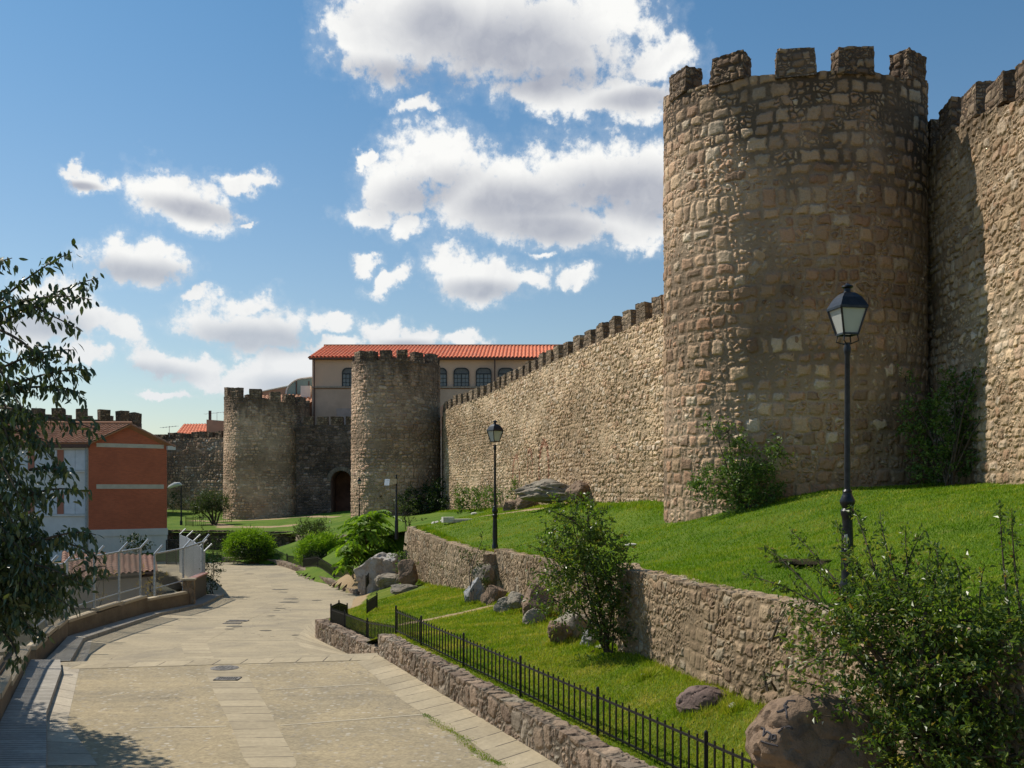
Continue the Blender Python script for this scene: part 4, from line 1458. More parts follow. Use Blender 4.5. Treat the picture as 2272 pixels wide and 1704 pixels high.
tower('wall_tower', (-25.2, 103), (4.3, 4.2, 4.2), (-.24, .97), lambda p: 8.95 - .5 * math.cos(p) + .05 * math.sin(5 * p), -3.5,
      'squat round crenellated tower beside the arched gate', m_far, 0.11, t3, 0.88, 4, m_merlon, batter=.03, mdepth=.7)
t4 = [(math.pi * (.02 + i * .118), 1.15) for i in range(17)]
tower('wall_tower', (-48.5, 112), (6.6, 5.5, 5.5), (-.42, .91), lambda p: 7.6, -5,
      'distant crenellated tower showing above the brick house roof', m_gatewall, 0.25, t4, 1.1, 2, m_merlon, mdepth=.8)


def cwall(name, path, zb, zt, th, ds, dz, mat, label, side=1, cat='wall', group=None, ztn=0.0, cap=True):
    c = np.mean(np.asarray(path, float)[:, :2], axis=0)
    e = empty(name, (c[0], c[1], float(np.min(zb))), label, cat, group)
    link('wall_face', wall_mesh(path, zb, zt, th, ds, dz, side, cap, ztn), mat, e)
    return e


# long lit wall from the far tower to the corner tower (front faces the camera side: travel from far to near keeps the mass on the left)
LW = [(-5.5, 78.5), (-4.75, 71.9), (-1.35, 60.5), (2.02, 44.7), (4.96, 33.0), (5.9, 29.5)]
lw = cwall('curtain_wall', LW, -2.6, [5.75, 5.80, 5.84, 5.84, 5.84, 5.84], 1.6, 0.075, 0.075, m_wall, 'long sunlit rubble curtain wall with small merlons beside the corner tower', side=-1, ztn=.05)
merlons_along(lw, LW, 5.84, 0.82, 0.66, 0.62, 0.62, -1, 5, m_merlon2, start=1.5, end=47, seed=3)
RW = [(11.0, 32.0), (12.0, 29.2), (11.75, 26.5), (11.55, 24.0), (11.35, 21.0), (11.3, 14)]
rw = cwall('curtain_wall', RW, -0.6, [9.85, 9.85, 9.6, 9.15, 8.4, 8.0], 1.6, 0.06, 0.06, m_rwall, 'high curtain wall at the frame edge beyond the big corner tower', side=-1)
merlons_along(rw, RW, lambda s: float(np.interp(s - 3, [0, 2.7, 5.2, 8.2, 15], [9.85, 9.6, 9.15, 8.4, 8.0])), 0.95, 0.72, 0.72, 0.65, -1, 9, m_merlon, start=2.75, end=17, seed=5)
GW = [(-20.5, 100), (-17.0, 100.5), (-12.8, 84)]
# gate wall with an arched doorway
gw = empty('gate_wall', (-17, 100, -2.5), 'shaded wall with an arched gateway between two round towers', 'wall')
ga, gb = np.array([-21.5, 99.2]), np.array([-14.0, 99.9])
gd = (gb - ga) / np.linalg.norm(gb - ga)
gx0, gx1, gspring = (331 - 512) / 1000 * 99.6, (351.5 - 512) / 1000 * 99.6, 0.9
gc, grd = (gx0 + gx1) / 2, (gx1 - gx0) / 2


def gate_face():
    n, m = 90, 100
    V, U, idx = [], [], {}
    x = np.linspace(-21.5, -13.0, n)
    z = np.linspace(-2.9, 6.5, m)
    for i in range(n):
        for j in range(m):
            V.append((x[i], 99.6, z[j]))
            U.append((x[i] + 30, z[j] + 3))
    f = []
    for q in gridF(n, m):
        c = np.mean([V[k] for k in q], axis=0)
        dx = c[0] - gc
        ins = abs(dx) < grd and (c[2] < gspring or dx * dx + (c[2] - gspring) ** 2 < grd * grd)
        if not ins:
            f.append(q[::1])
    me = mesh_np('wall_face', V, np.array(f), U)
    if me.polygons[0].normal.y > 0:
        me.flip_normals()
    return me


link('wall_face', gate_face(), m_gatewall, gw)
mb = MB()
prof = [(gc - grd, -3)] + [(gc + grd * math.cos(math.pi - k * math.pi / 14), gspring + grd * math.sin(k * math.pi / 14)) for k in range(15)] + [(gc + grd, -3)]
vs = []
for (px_, pz) in prof:
    dx, dz_ = px_ - gc, pz - gspring
    vs += [(px_, 99.62, pz), (px_, 102.6, pz)]
mb.add(vs, [(2 * i, 2 * i + 1, 2 * i + 3, 2 * i + 2) for i in range(len(prof) - 1)])
mb.add([(gc - grd - .2, 102.61, -3), (gc + grd + .2, 102.61, -3), (gc + grd + .2, 102.61, 4), (gc - grd - .2, 102.61, 4)], [(0, 1, 2, 3)])
mb.build('gate_passage', simple_mat('reddish_passage', (0.20, 0.105, 0.075), 0.9, 0, .2, 1.0), gw)
mb = MB()
for k in range(15):
    a0 = math.pi * k / 15 + .01
    a1 = math.pi * (k + 1) / 15 - .01
    r0, r1 = grd + .015, grd + .42
    p = [(gc + r_ * math.cos(a), 99.6 + dy, gspring + r_ * math.sin(a)) for dy in (-.1, .1) for (r_, a) in ((r0, a0), (r1, a0), (r1, a1), (r0, a1))]
    mb.hexa(p)
mb.build('arch_ring', simple_mat('arch_stone', (0.19, 0.155, 0.12), .9, 0, .2, 2, .02), gw)
mb = MB()
mb.box((-17.25, 100.6, 5.2), (8.5, 1.9, 2.5))
mb.build('parapet_walk', m_gatewall, gw)
for i, x in enumerate(np.arange(-20.3, -12.8, 1.42)):
    link('merlon', rough_box((x, 99.95, 6.9), (1.0 + .1 * (i % 3), .65, .85), 0, 3, .03, 900 + i), m_merlon, gw)

FW = [(-44.5, 121.0), (-37, 116.5), (-29.0, 111.5)]
fw = cwall('curtain_wall', FW, -3.2, [6.0, 6.02, 6.0], 1.2, .14, .14, m_farwall, 'grey pale flecked crenellated wall between brick house and squat tower', side=-1)
merlons_along(fw, FW, 6.02, 0.98, 0.36, 0.72, 0.6, -1, 3, m_merlon, start=.2, seed=9)

# ------------------------------------------------------------------ low and retaining walls
la = wall_mesh([tuple(Aline(0)), tuple(Aline(8)), tuple(Aline(16.5))], -4.25, -3.5, .36, .03, .03, -1, True, .03)
tag(link('low_stone_wall', la, m_low), 'knee high reddish stone wall along the near road, below the near iron railing', 'wall')
lb = wall_mesh(smoothpath(B_PATH, 1), [-4.9] * (len(smoothpath(B_PATH, 1))), np.interp(np.linspace(0, 1, len(smoothpath(B_PATH, 1))), [0, .6, 1], [-4.05, -4.1, -4.5]), .38, .035, .035, 1, True, .03)
tag(link('low_stone_wall', lb, m_low), 'short low stone wall that bends at the road, one step lower', 'wall')
C_PATH = smoothpath([(-7.3, 46.9), (-8.6, 49.6), (-11.8, 58), (-15.4, 66.6), (-17.4, 69.2), (-20.3, 70.0)], 1)
lc = wall_mesh(C_PATH, -5.3, -4.72, .45, .06, .06, 1, True, .03)
tag(link('low_stone_wall', lc, m_low), 'far low stone wall edging the garden where the road bends', 'wall')

D_P = smoothpath(D_TOP, 2)
dz_t = np.interp(D_P[:, 1], [6.5, 9.5, 12.6, 15.4, 18.2], [-1.36, -1.42, -1.46, -1.5, -1.46])
dd = wall_mesh(D_P, -3.35, dz_t, .45, .035, .035, 1, True, .05)
tag(link('retaining_wall', dd, m_ret), 'near retaining wall of mortared rubble behind the mauve boulder', 'wall')
# return of the near wall towards the older one
jr = wall_mesh([(2.3, 18.2), (2.0, 18.9), (2.15, 20.5)], -3.4, -1.5, .45, .05, .05, 1, True, .03)
tag(link('retaining_wall', jr, m_ret), 'shaded end of the retaining wall hidden behind the leaning bush', 'wall')
E_P1 = smoothpath([(2.1, 19.3), (1.5, 22.6), (0.95, 27.8), (-0.6, 33.4)], 2)
e1 = wall_mesh(E_P1, -3.8, np.interp(E_P1[:, 1], [19, 22.6, 27.8, 33.4], [-1.9, -1.92, -1.97, -1.98]), .5, .05, .05, 1, True, .06)
tag(link('retaining_wall', e1, m_retE), 'retaining wall of rough rubble beneath the tall middle lamp', 'wall')
E_P2 = smoothpath([(-0.95, 33.0), (-3.0, 39.5), (-4.87, 46.4)], 2)
e2 = wall_mesh(E_P2, -4.7, np.interp(E_P2[:, 1], [33, 39.5, 46.4], [-2.12, -1.93, -1.72]), .5, .06, .06, 1, True, .07)
tag(link('retaining_wall', e2, m_retE), 'far retaining wall of upright rubble ending at the big pale rock', 'wall')
F_P = smoothpath([(-37, 83.6), (-26.6, 80.0), (-22, 78.6), (-17.4, 77.0), (-16.8, 77.6)], 1)
f1 = wall_mesh(F_P, -5.4, -3.22, .5, .1, .1, -1, True, .08)
tag(link('retaining_wall', f1, m_retF), 'dark mossy retaining wall behind the round shrubs', 'wall')

# left roadside walls with stepped copings
kw = [([(-5.95, 9.4), (-7.6, 14.3), (-9.32, 18.6)], -4.2, -3.52, 'near left roadside wall in the tree shade'),
      ([(-9.37, 18.7), (-11.02, 22.9)], -4.2, -3.68, 'short left roadside wall beside the ribbed pavement'),
      ([(-12.2, 25.6), (-13.05, 28.4), (-13.9, 31.3)], -4.9, -4.1, 'left roadside wall running up to the bend'),
      ([(-13.9, 31.3), (-14.05, 35), (-14.1, 38.7)], -5.1, -4.16, 'long brown kerbside wall under the wire mesh fence'),
      ([(-14.1, 38.7), (-13.45, 41.7)], -5.1, -4.30, 'far brown kerbside wall with dry weeds behind it')]
for k, (pth, zb, zt, lab) in enumerate(kw):
    e = empty('roadside_wall', (pth[0][0], pth[0][1], zb), lab, 'wall')
    link('wall_face', wall_mesh(pth, zb, zt, .22, .08, .08, -1), m_kerb, e)
    full, t = resample(pth, .05)
    ncp = max(1, int(t[-1] / 1.9))
    for i in range(ncp):
        a = full[int((i + .04) / ncp * (len(full) - 1))]
        b = full[int((i + .95) / ncp * (len(full) - 1))]
        d = (b - a) / np.linalg.norm(b - a)
        nl = np.array([-d[1], d[0]])
        mb = MB()
        st = .05 * (i % 2)
        mb.bar((a[0] + nl[0] * .11, a[1] + nl[1] * .11, zt + .05 + st), (b[0] + nl[0] * .11, b[1] + nl[1] * .11, zt + .05 + st), .27, .095)
        if k < 2:
            mb.bar((a[0] + nl[0] * .42, a[1] + nl[1] * .42, zt + .22 + st), (b[0] + nl[0] * .42, b[1] + nl[1] * .42, zt + .22 + st), .18, .12)
        o = mb.build('coping', m_cope, e)
    if k < 2:
        link('rear_wall', wall_mesh([(p[0] - .33, p[1] + .14) for p in pth], zb, zt + .16, .2, .15, .15, -1), m_kerb, e)

# brick gate pier at the end
e = empty('gate_pier', (-13.55, 41.9, -4.9), 'stubby stone pier at the end of the left wall', 'pier')
link('pier_shaft', rough_box((-13.55, 41.95, -4.35), (.45, .45, 1.15), .2, 6, .02, 3), m_retE, e)
mb = MB()
mb.box((-13.55, 41.95, -3.74), (.56, .56, .07), .2)
mb.build('pier_cap', m_cope, e)
e = empty('panel_wall', (-13.9, 44.2, -4.95), 'low grey panel wall with a pink coping at the fence end', 'wall')
mb = MB()
mb.bar((-13.7, 42.3, -4.4), (-14.1, 45.9, -4.4), .15, 1.1)
mb.build('wall_face', m_pave, e)
mb = MB()
mb.bar((-13.7, 42.25, -3.81), (-14.1, 45.95, -3.81), .3, .06)
mb.build('coping', simple_mat('pink_coping', (.48, .25, .2), .8), e)

# ------------------------------------------------------------------ iron railings


def railing(label, pts, h, npk, post=.045, pk=.020, group='black iron railings', gap=.06, last=True):
    """pts: (x,y,zground) of the posts"""
    e = empty('iron_railing', pts[0], label, 'railing', group)
    for i, p in enumerate(pts):
        if i == len(pts) - 1 and not last:
            break
        mb = MB()
        mb.box((p[0], p[1], p[2] + h * .53 - .1), (post, post, h * 1.06 + .2))
        mb.lathe([(post * .55, 0), (post * .3, .02)], (p[0], p[1], p[2] + h * 1.06), 8)
        mb.build('post', m_iron, e)
    for a, b in zip(pts[:-1], pts[1:]):
        pm = MB()
        a, b = Vector(a), Vector(b)
        for f in (.14, .86):
            pm.bar(a + Vector((0, 0, h * f)), b + Vector((0, 0, h * f)), .02, .03)
        for k in range(1, npk):
            c = a.lerp(b, k / npk)
            pm.box((c.x, c.y, c.z + gap / 2 + h * .48), (pk, pk, h * .96 - gap), .6)
        pm.build('picket_panel', m_iron, e)
    return e


def zlow(x, y):
    return float(LOW([(x, y)])[0])


fa = []
for t in (-.75, 1.45, 4.45, 7.5, 10.5, 13.4, 16.2):
    p = Aline(t, .66)
    fa.append((p[0], p[1], -3.63))
railing('long near iron railing with tall pickets above the knee high stone wall', fa, .66, 15)
fb = [(-5.6, 31.0, -4.2), (-5.0, 29.9, -4.2), (-4.02, 27.8, -4.17), (-2.95, 25.6, -4.0)]
railing('iron railing one step lower on the short bent wall', fb, .56, 20)
railing('iron railing running back from the bent wall corner', [(-5.62, 31.05, -4.2), (-5.78, 33.4, -4.35), (-5.9, 35.8, -4.72)], .62, 26)
railing('tiny iron railing beside the sloping gap at the roadside', [(-5.0, 34.5, -4.3), (-4.9, 36.3, -4.28)], .5, 16)
railing('lone iron railing end standing below the pale rock', [P(366, 590, 44).to_tuple(), P(369.5, 584, 46).to_tuple()], .6, 12)
fc = []
for (x, y) in [(875, 615), (1010, 640), (1125, 675), (1260, 715), (1415, 770)]:
    u, v = z5(x, y)
    Y = {875: 66, 1010: 61, 1125: 57, 1260: 53, 1415: 48.6}[x]
    X = (u - 512) / 1000 * Y
    fc.append((X, Y, float(GAR([(X, Y)])[0])))
railing('far iron railing behind the curved garden wall', fc, .66, 30)
fd = []
for (x, Y) in [(300, 72.5), (480, 72), (690, 71), (870, 66.2)]:
    u, v = z5(x, 0)
    X = (u - 512) / 1000 * Y
    fd.append((X, Y, float(GAR([(X, Y)])[0])))
railing('iron railing in front of the darker round shrub', fd, .66, 18)
fe = []
for (x, Y) in [(45, 86), (105, 85.5), (260, 86), (420, 92)]:
    u, v = z5(x, 0)
    X = (u - 512) / 1000 * Y
    fe.append((X, Y, float(UP([(X, Y)])[0])))
railing('distant iron railing under the small round tree', fe, .8, 9)

# ------------------------------------------------------------------ lamps


def street_lamp(base, H, ang, label, seg=14, group='black street lanterns'):
    e = empty('street_lamp', base, label, 'street lamp', group)
    s = H / 4.5
    b = Vector(base)
    mb = MB()
    mb.lathe([(.11 * s, -.1), (.11 * s, .16 * s), (.095 * s, .2 * s), (.085 * s, .24 * s), (.088 * s, .5 * s), (.082 * s, .8 * s), (.072 * s, 1.08 * s), (.076 * s, 1.12 * s), (.095 * s, 1.17 * s), (.095 * s, 1.22 * s), (.066 * s, 1.26 * s)], b, seg)
    mb.build('pedestal', m_iron2, e, True)
    mb = MB()
    mb.lathe([(.062 * s, 1.24 * s), (.075 * s, 1.27 * s), (.105 * s, 1.33 * s), (.107 * s, 1.37 * s), (.074 * s, 1.44 * s), (.062 * s, 1.48 * s), (.068 * s, 1.5 * s), (.048 * s, 1.53 * s)], b, seg)
    mb.build('collar', m_iron2, e, True)
    mb = MB()
    mb.lathe([(.046 * s, 1.5 * s), (.042 * s, 2.6 * s), (.037 * s, 3.45 * s), (.05 * s, 3.5 * s), (.055 * s, 3.56 * s), (.04 * s, 3.6 * s), (.044 * s, 3.64 * s)], b, seg)
    mb.build('pole', m_iron2, e, True)
    z0, z1 = 3.76 * s, 4.13 * s
    r0, r1 = .112 * s, .200 * s
    mb = MB()
    for k in range(4):
        t = ang + math.pi / 4 + k * math.pi / 2
        a = b + Vector((math.cos(t) * .04 * s, math.sin(t) * .04 * s, 3.62 * s))
        m_ = b + Vector((math.cos(t) * .16 * s, math.sin(t) * .16 * s, 3.66 * s))
        c = b + Vector((math.cos(t) * r0 * 1.2, math.sin(t) * r0 * 1.2, z0))
        mb.tube([a, m_, c], .010 * s, 5)
    mb.build('bracket', m_iron2, e)
    fr, gl = MB(), MB()
    cor = []
    for k in range(4):
        t = ang + math.pi / 4 + k * math.pi / 2
        q = math.sqrt(2)
        cor.append((b + Vector((math.cos(t) * r0 * q, math.sin(t) * r0 * q, z0)), b + Vector((math.cos(t) * r1 * q, math.sin(t) * r1 * q, z1))))
    for k in range(4):
        a0, a1 = cor[k]
        b0, b1 = cor[(k + 1) % 4]
        fr.bar(a0, a1, .024 * s)
        fr.bar(a0, b0, .026 * s)
        fr.bar(a1, b1, .034 * s)
    fr.build('lantern_frame', m_iron2, e)
    for k in range(4):
        a0, a1 = cor[k]
        b0, b1 = cor[(k + 1) % 4]
        cen = b + Vector((0, 0, (z0 + z1) / 2))
        g = MB()
        k1 = .93
        pts = [cen + (p - cen) * k1 for p in (a0, b0, b1, a1)]
        inn = [cen + (p - cen) * (k1 - .02) for p in (a0, b0, b1, a1)]
        g.hexa([pts[0], pts[1], pts[2], pts[3], inn[0], inn[1], inn[2], inn[3]])
        g.build('glass_pane', m_opal, e)
    mb = MB()
    mb.lathe([(r1 * 1.06, z1), (r1 * 1.06, z1 + .02 * s), (r1 * .92, z1 + .08 * s), (r1 * .74, z1 + .15 * s), (r1 * .5, z1 + .205 * s), (.075 * s, z1 + .225 * s)], b, 4, ang + math.pi / 4, True)
    mb.build('hood', m_iron2, e)
    mb = MB()
    mb.lathe([(.06 * s, z1 + .22 * s), (.05 * s, z1 + .255 * s), (.045 * s, z1 + .29 * s), (.085 * s, z1 + .31 * s), (.08 * s, z1 + .33 * s), (.03 * s, z1 + .35 * s), (.012 * s, z1 + .37 * s)], b, 10)
    mb.build('finial', m_iron2, e, True)
    return e


l1 = (P(847.4, 500, 14.5).x, 14.5, -1.53)
street_lamp(l1, 4.53, R(10), 'tall near black street lantern in front of the corner tower', 20)
mb = MB()
mb.box((l1[0] - .05, l1[1] - .093, l1[2] + .78), (.04, .012, .22), .2)
_o = mb.build('sticker_residue', rk_white)
_o.parent = [o for o in bpy.data.objects if o.name == 'street_lamp'][0]
_o.location = -Vector(l1)
l2 = (P(495, 500, 34.6).x, 34.6, -2.08)
street_lamp(l2, 4.5, R(35), 'middle black street lantern standing on the retaining wall top', 14)
Y = 74.0
l3 = P(359.3, 516, Y)
street_lamp((l3.x, Y, -1.95), 2.85, R(20), 'small distant black lantern at the left edge of the wall tower', 8)

# floodlight pole
b = P(396.5, 533, 47)
e = empty('floodlight_pole', b, 'black pole carrying one boxy floodlight by the ailanthus', 'street lamp')
mb = MB()
mb.lathe([(.085, -.3), (.085, .55), (.07, .6), (.06, 1.25), (.045, 1.3), (.045, 2.75)], b, 10)
mb.build('pole', m_iron2, e, True)
mb = MB()
t0 = b + Vector((-.05, 0, 2.35))
d = Vector((-.55, -.5, -.05)).normalized()
up_ = Vector((0, 0, 1))
rg = d.cross(up_).normalized()
n_ = (d * .35 + up_ * -1).normalized()
c = t0 + Vector((-.20, -.12, 0.06))
mb.hexa([c - d * .2 - rg * .2 - up_ * .10, c + d * .24 - rg * .2 - up_ * .16, c + d * .24 + rg * .2 - up_ * .16, c - d * .2 + rg * .2 - up_ * .10,
         c - d * .2 - rg * .2 + up_ * .12, c + d * .2 - rg * .2 + up_ * .14, c + d * .2 + rg * .2 + up_ * .14, c - d * .2 + rg * .2 + up_ * .12])
mb.build('lamp_housing', m_galv, e)
mb = MB()
mb.bar(t0 + Vector((.05, 0, 0)), c, .04)
mb.build('arm', m_iron2, e)
# white headed road lamp
b = P(181.2, 527, 88)
e = empty('road_lamp', b, 'distant black lamp post with a white oval head by the brick house', 'street lamp')
mb = MB()
mb.lathe([(.13, -.3), (.12, .5), (.07, .6), (.055, 3.2), (.04, 3.65)], b, 8)
mb.build('pole', m_iron2, e, True)
mb = MB()
hb = b + Vector((-.05, 0, 3.72))
for k in range(1):
    pts = [hb + Vector((.12, 0, -.02)), hb + Vector((-.1, 0, .07)), hb + Vector((-.5, -.05, .02)), hb + Vector((-.95, -.1, -.2)), hb + Vector((-1.1, -.12, -.28))]
    mb.tube(pts, [.04, .16, .2, .15, .03], 8)
mb.build('lamp_head', m_white, e, True)

# ------------------------------------------------------------------ buildings


def quad_uv(name, p, mat, parent, nu=1, nv=1, thick=0.0):
    """planar quad p0..p3 (bl, br, tr, tl) with metre UVs"""
    p = [np.array(q, float) for q in p]
    V, U = [], []
    Lu, Lv = np.linalg.norm(p[1] - p[0]), np.linalg.norm(p[3] - p[0])
    for i in range(nu + 1):
        for j in range(nv + 1):
            f, g = i / nu, j / nv
            V.append((p[0] * (1 - f) + p[1] * f) * (1 - g) + (p[3] * (1 - f) + p[2] * f) * g)
            U.append((f * Lu, g * Lv))
    F = [gridF(nu + 1, nv + 1)]
    V = np.array(V)
    U = np.array(U)
    if thick:
        nn = np.cross(p[1] - p[0], p[3] - p[0])
        nn = nn / np.linalg.norm(nn) * thick
        o = len(V)
        V = np.vstack([V, [q - nn for q in p], p])
        U = np.vstack([U, np.zeros((8, 2))])
        F.append(np.array([[o + 3, o + 2, o + 1, o], [o + 4, o, o + 1, o + 5], [o + 5, o + 1, o + 2, o + 6], [o + 6, o + 2, o + 3, o + 7], [o + 7, o + 3, o, o + 4]]))
    return link(name, mesh_np(name, V, F, U), mat, parent)


def tile_roof(name, p, mat, parent, pitch=.28, amp=.055, rows=16, per=6, thick=.1):
    """corrugated tile slope: p = eave left, eave right, ridge right, ridge left"""
    p = [np.array(q, float) for q in p]
    Lu = max(np.linalg.norm(p[1] - p[0]), np.linalg.norm(p[2] - p[3]))
    Lv = np.linalg.norm(p[3] - p[0])
    n = int(Lu / pitch * per) + 1
    nn = np.cross(p[1] - p[0], p[3] - p[0])
    nn /= np.linalg.norm(nn)
    V, U = [], []
    for i in range(n):
        f = i / (n - 1)
        for j in range(2 * rows + 1):
            g = (j // 2 + (j % 2) * .97) / rows if j < 2 * rows else 1.0
            q = (p[0] * (1 - f) + p[1] * f) * (1 - g) + (p[3] * (1 - f) + p[2] * f) * g
            w = abs(math.sin(math.pi * f * Lu / pitch)) - .4
            lift = .035 * (1 - (j % 2))
            V.append(q + nn * (w * amp * 2 + lift))
            U.append((f * Lu, g * Lv))
    m = 2 * rows + 1
    F = [gridF(n, m)]
    V = np.array(V)
    o = len(V)
    V = np.vstack([V, [q - nn * thick for q in p], [q for q in p]])
    U = np.vstack([np.array(U), np.zeros((8, 2))])
    F.append(np.array([[o + 3, o + 2, o + 1, o], [o + 4, o, o + 1, o + 5], [o + 5, o + 1, o + 2, o + 6], [o + 6, o + 2, o + 3, o + 7], [o + 7, o + 3, o, o + 4]]))
    return link(name, mesh_np(name, V, F, U), mat, parent)


# convent with long orange roof
YF = 105.0
bx0, bx1 = P(312.2, 0, YF).x, 12.0
ze = (HZ - 358.5) / 1000 * YF
cv = empty('long_building', (bx0, YF, -2), 'long tan plastered building with an orange tiled roof and arched windows', 'building')
mb = MB()
mb.hexa([(bx0, YF, -2), (bx1, YF + .25, -2), (bx1, YF + 14, -2), (bx0 - .4, YF + 14, -2), (bx0, YF, ze), (bx1, YF + .25, ze), (bx1, YF + 14, ze), (bx0 - .4, YF + 14, ze)])
mb.build('wall', m_plaster, cv)
zs = (HZ - 387.5) / 1000 * YF
mb = MB()
mb.box(((bx0 + bx1) / 2, YF - .02, (zs - 2) / 2 - 0.1), (bx1 - bx0 - .05, .5, zs + 1.8))
mb.build('lower_wall', m_plaster_low, cv)
mb = MB()
mb.box(((bx0 + bx1) / 2, YF - .2, zs), (bx1 - bx0, .35, .16))
mb.build('string_course', simple_mat('stone_ledge', (.36, .29, .22), .9), cv)
mb = MB()
mb.box(((bx0 + bx1) / 2, YF - .25, ze - .06), (bx1 - bx0 + .5, .55, .16))
mb.build('eaves_board', m_pipe, cv)
yr = YF + 6.3
zr_ = (HZ - 346.0) / 1000 * yr
tile_roof('roof', [(bx0 - .35, YF - .55, ze + .06), (bx1, YF - .3, ze + .06), (bx1, yr, zr_), (bx0 + .1, yr, zr_)], m_tile, cv, .40, .085, 8, 6)
tile_roof('rear_roof', [(bx1, YF + 14.5, ze), (bx0 - .35, YF + 14.5, ze), (bx0 + .1, yr, zr_), (bx1, yr, zr_)], m_tile, cv, .57, .05, 4, 4)
mb = MB()
mb.tube([(bx0 + .05, yr, zr_ + .06), (bx1, yr, zr_ + .06)], .13, 8)
mb.build('roof_ridge', m_tile_old, cv)
for wx_, x_ in ((0, bx0 + .28), (1, P(494.8, 0, YF).x)):
    mb = MB()
    mb.tube([(x_, YF - .33, ze - .1), (x_, YF - .33, 6.4 if wx_ == 0 else 0), (x_ + (.35 if wx_ == 0 else 0), YF - .33, 5.4 if wx_ == 0 else -1), (x_ + (.35 if wx_ == 0 else 0), YF - .33, -1)], .075, 8)
    mb.build('downpipe', m_pipe, cv)


def arched_window(parent, cx, y, zb, w, h, rad):
    """dark framed window with rounded top corners"""
    zt = zb + h
    out = [(cx - w / 2, zb), (cx + w / 2, zb)]
    for k in range(7):
        t = k / 6 * math.pi / 2
        out.append((cx + w / 2 - rad + rad * math.cos(t), zt - rad + rad * math.sin(t)))
    for k in range(7):
        t = math.pi / 2 + k / 6 * math.pi / 2
        out.append((cx - w / 2 + rad + rad * math.cos(t), zt - rad + rad * math.sin(t)))
    n = len(out)
    cz = (zb + zt) / 2
    inn = [(cx + (x - cx) * .88, cz + (z - cz) * .90) for x, z in out]
    mb = MB()
    vs = [(x, y - .06, z) for x, z in out] + [(x, y - .06, z) for x, z in inn] + [(x, y + .02, z) for x, z in out] + [(x, y + .02, z) for x, z in inn]
    fs = []
    for i in range(n):
        j = (i + 1) % n
        fs += [(i, j, n + j, n + i), (n + i, n + j, 3 * n + j, 3 * n + i), (i, 2 * n + i, 2 * n + j, j)]
    mb.add(vs, fs)
    zm = zb + h * .68
    mb.box((cx, y - .04, zm), (w * .9, .06, .09))
    mb.box((cx, y - .04, (zb + zm) / 2), (.09, .06, zm - zb))
    for f in (-.25, .25):
        mb.box((cx + f * w, y - .04, (zb + zm) / 2), (.035, .04, zm - zb))
    for f in (.33, .66):
        mb.box((cx, y - .04, zb + (zm - zb) * f), (w * .9, .04, .035))
    fr = mb.build('window', m_frame, parent)
    mb = MB()
    mb.add([(x, y + .012, z) for x, z in inn if z <= zm + 1e-3] + [(cx + w * .44, y + .012, zm), (cx - w * .44, y + .012, zm)], [tuple(range(sum(1 for _, z in inn if z <= zm + 1e-3) + 2))])
    g = mb.build('pane', m_glass, fr)
    up_i = [(x, z) for x, z in inn if z > zm]
    mb = MB()
    pts = [(cx + w * .44, y + .011, zm)] + [(x, y + .011, z) for x, z in up_i] + [(cx - w * .44, y + .011, zm)]
    mb.add(pts, [tuple(range(len(pts)))])
    mb.build('blind', m_blind, fr)


wz0 = (HZ - 388) / 1000 * YF + .12
wh = (388 - 368.4) / 1000 * YF - .05
for i in range(-5, 6):
    uc = 461.4 + 22.3 * i
    arched_window(cv, (uc - 512) / 1000 * YF, YF - .01 + (uc - 312) * .0012 * .12, wz0, 1.66, wh, .52)
for i in (0, 1, 2, 3):   # blind niches of the lower floor
    mb = MB()
    cx = (447 + 24 * i - 512) / 1000 * YF
    out = [(cx - .75, 5.6), (cx + .75, 5.6)] + [(cx + .75 * math.cos(t * math.pi / 10), 8.3 + .75 * math.sin(t * math.pi / 10)) for t in range(11)]
    mb.add([(x, YF - .275, z) for x, z in out], [tuple(range(len(out)))])
    mb.build('blind_niche', m_salmon, cv)
mb = MB()
mb.box((P(347, 0, YF).x - .2, YF - .29, 6.95), (1.7, .05, 3.2))
mb.build('plaster_patch', simple_mat('grey_patch', (.40, .32, .27), .9, 0, .1, 1), cv)

# glazed structure and salmon house left of it
YG = 108
e = empty('glazed_structure', P(298, 430, YG), 'greenish glazed structure with a curved corner beside the long building', 'building')
g0, g1 = P(286.2, 396, YG), P(312, 396, YG)
ztop = (HZ - 378.5) / 1000 * YG
zbot = 4
prof = [(g0.x, zbot), (g1.x, zbot), (g1.x, ztop + .1)] + [(g0.x + 2.0 - 2.0 * math.sin(k * math.pi / 16), ztop - 1.7 + 1.7 * math.cos(k * math.pi / 16)) for k in range(9)]
mb = MB()
n = len(prof)
mb.add([(x, YG, z) for x, z in prof] + [(x, YG + 3, z) for x, z in prof], [tuple(range(n)), tuple(range(2 * n - 1, n - 1, -1))] + [(i, (i + 1) % n, n + (i + 1) % n, n + i) for i in range(n)])
mb.build('glazing', m_gglass, e)
mb = MB()
for x in (g0.x + .55 * 2, g0.x + 2.45):
    mb.box((x, YG - .04, (ztop + zbot) / 2 - .15), (.12, .06, ztop - zbot - .3))
mb.build('mullions', m_pipe, e)
mb = MB()
mb.tube([(x, YG - .04, z + .04) for x, z in prof[2:]], .09, 6)
mb.build('edge_trim', m_white, e)
e = empty('rear_house', P(275, 430, 109), 'salmon walled house behind the squat tower merlons', 'house')
YS = 109
mb = MB()
pr = [(P(255, 0, YS).x, 3), (P(291, 0, YS).x, 3), (P(291, 0, YS).x, (HZ - 385.8) / 1000 * YS), (P(262, 0, YS).x, (HZ - 391.8) / 1000 * YS), (P(255, 0, YS).x, (HZ - 393.5) / 1000 * YS)]
n = 5
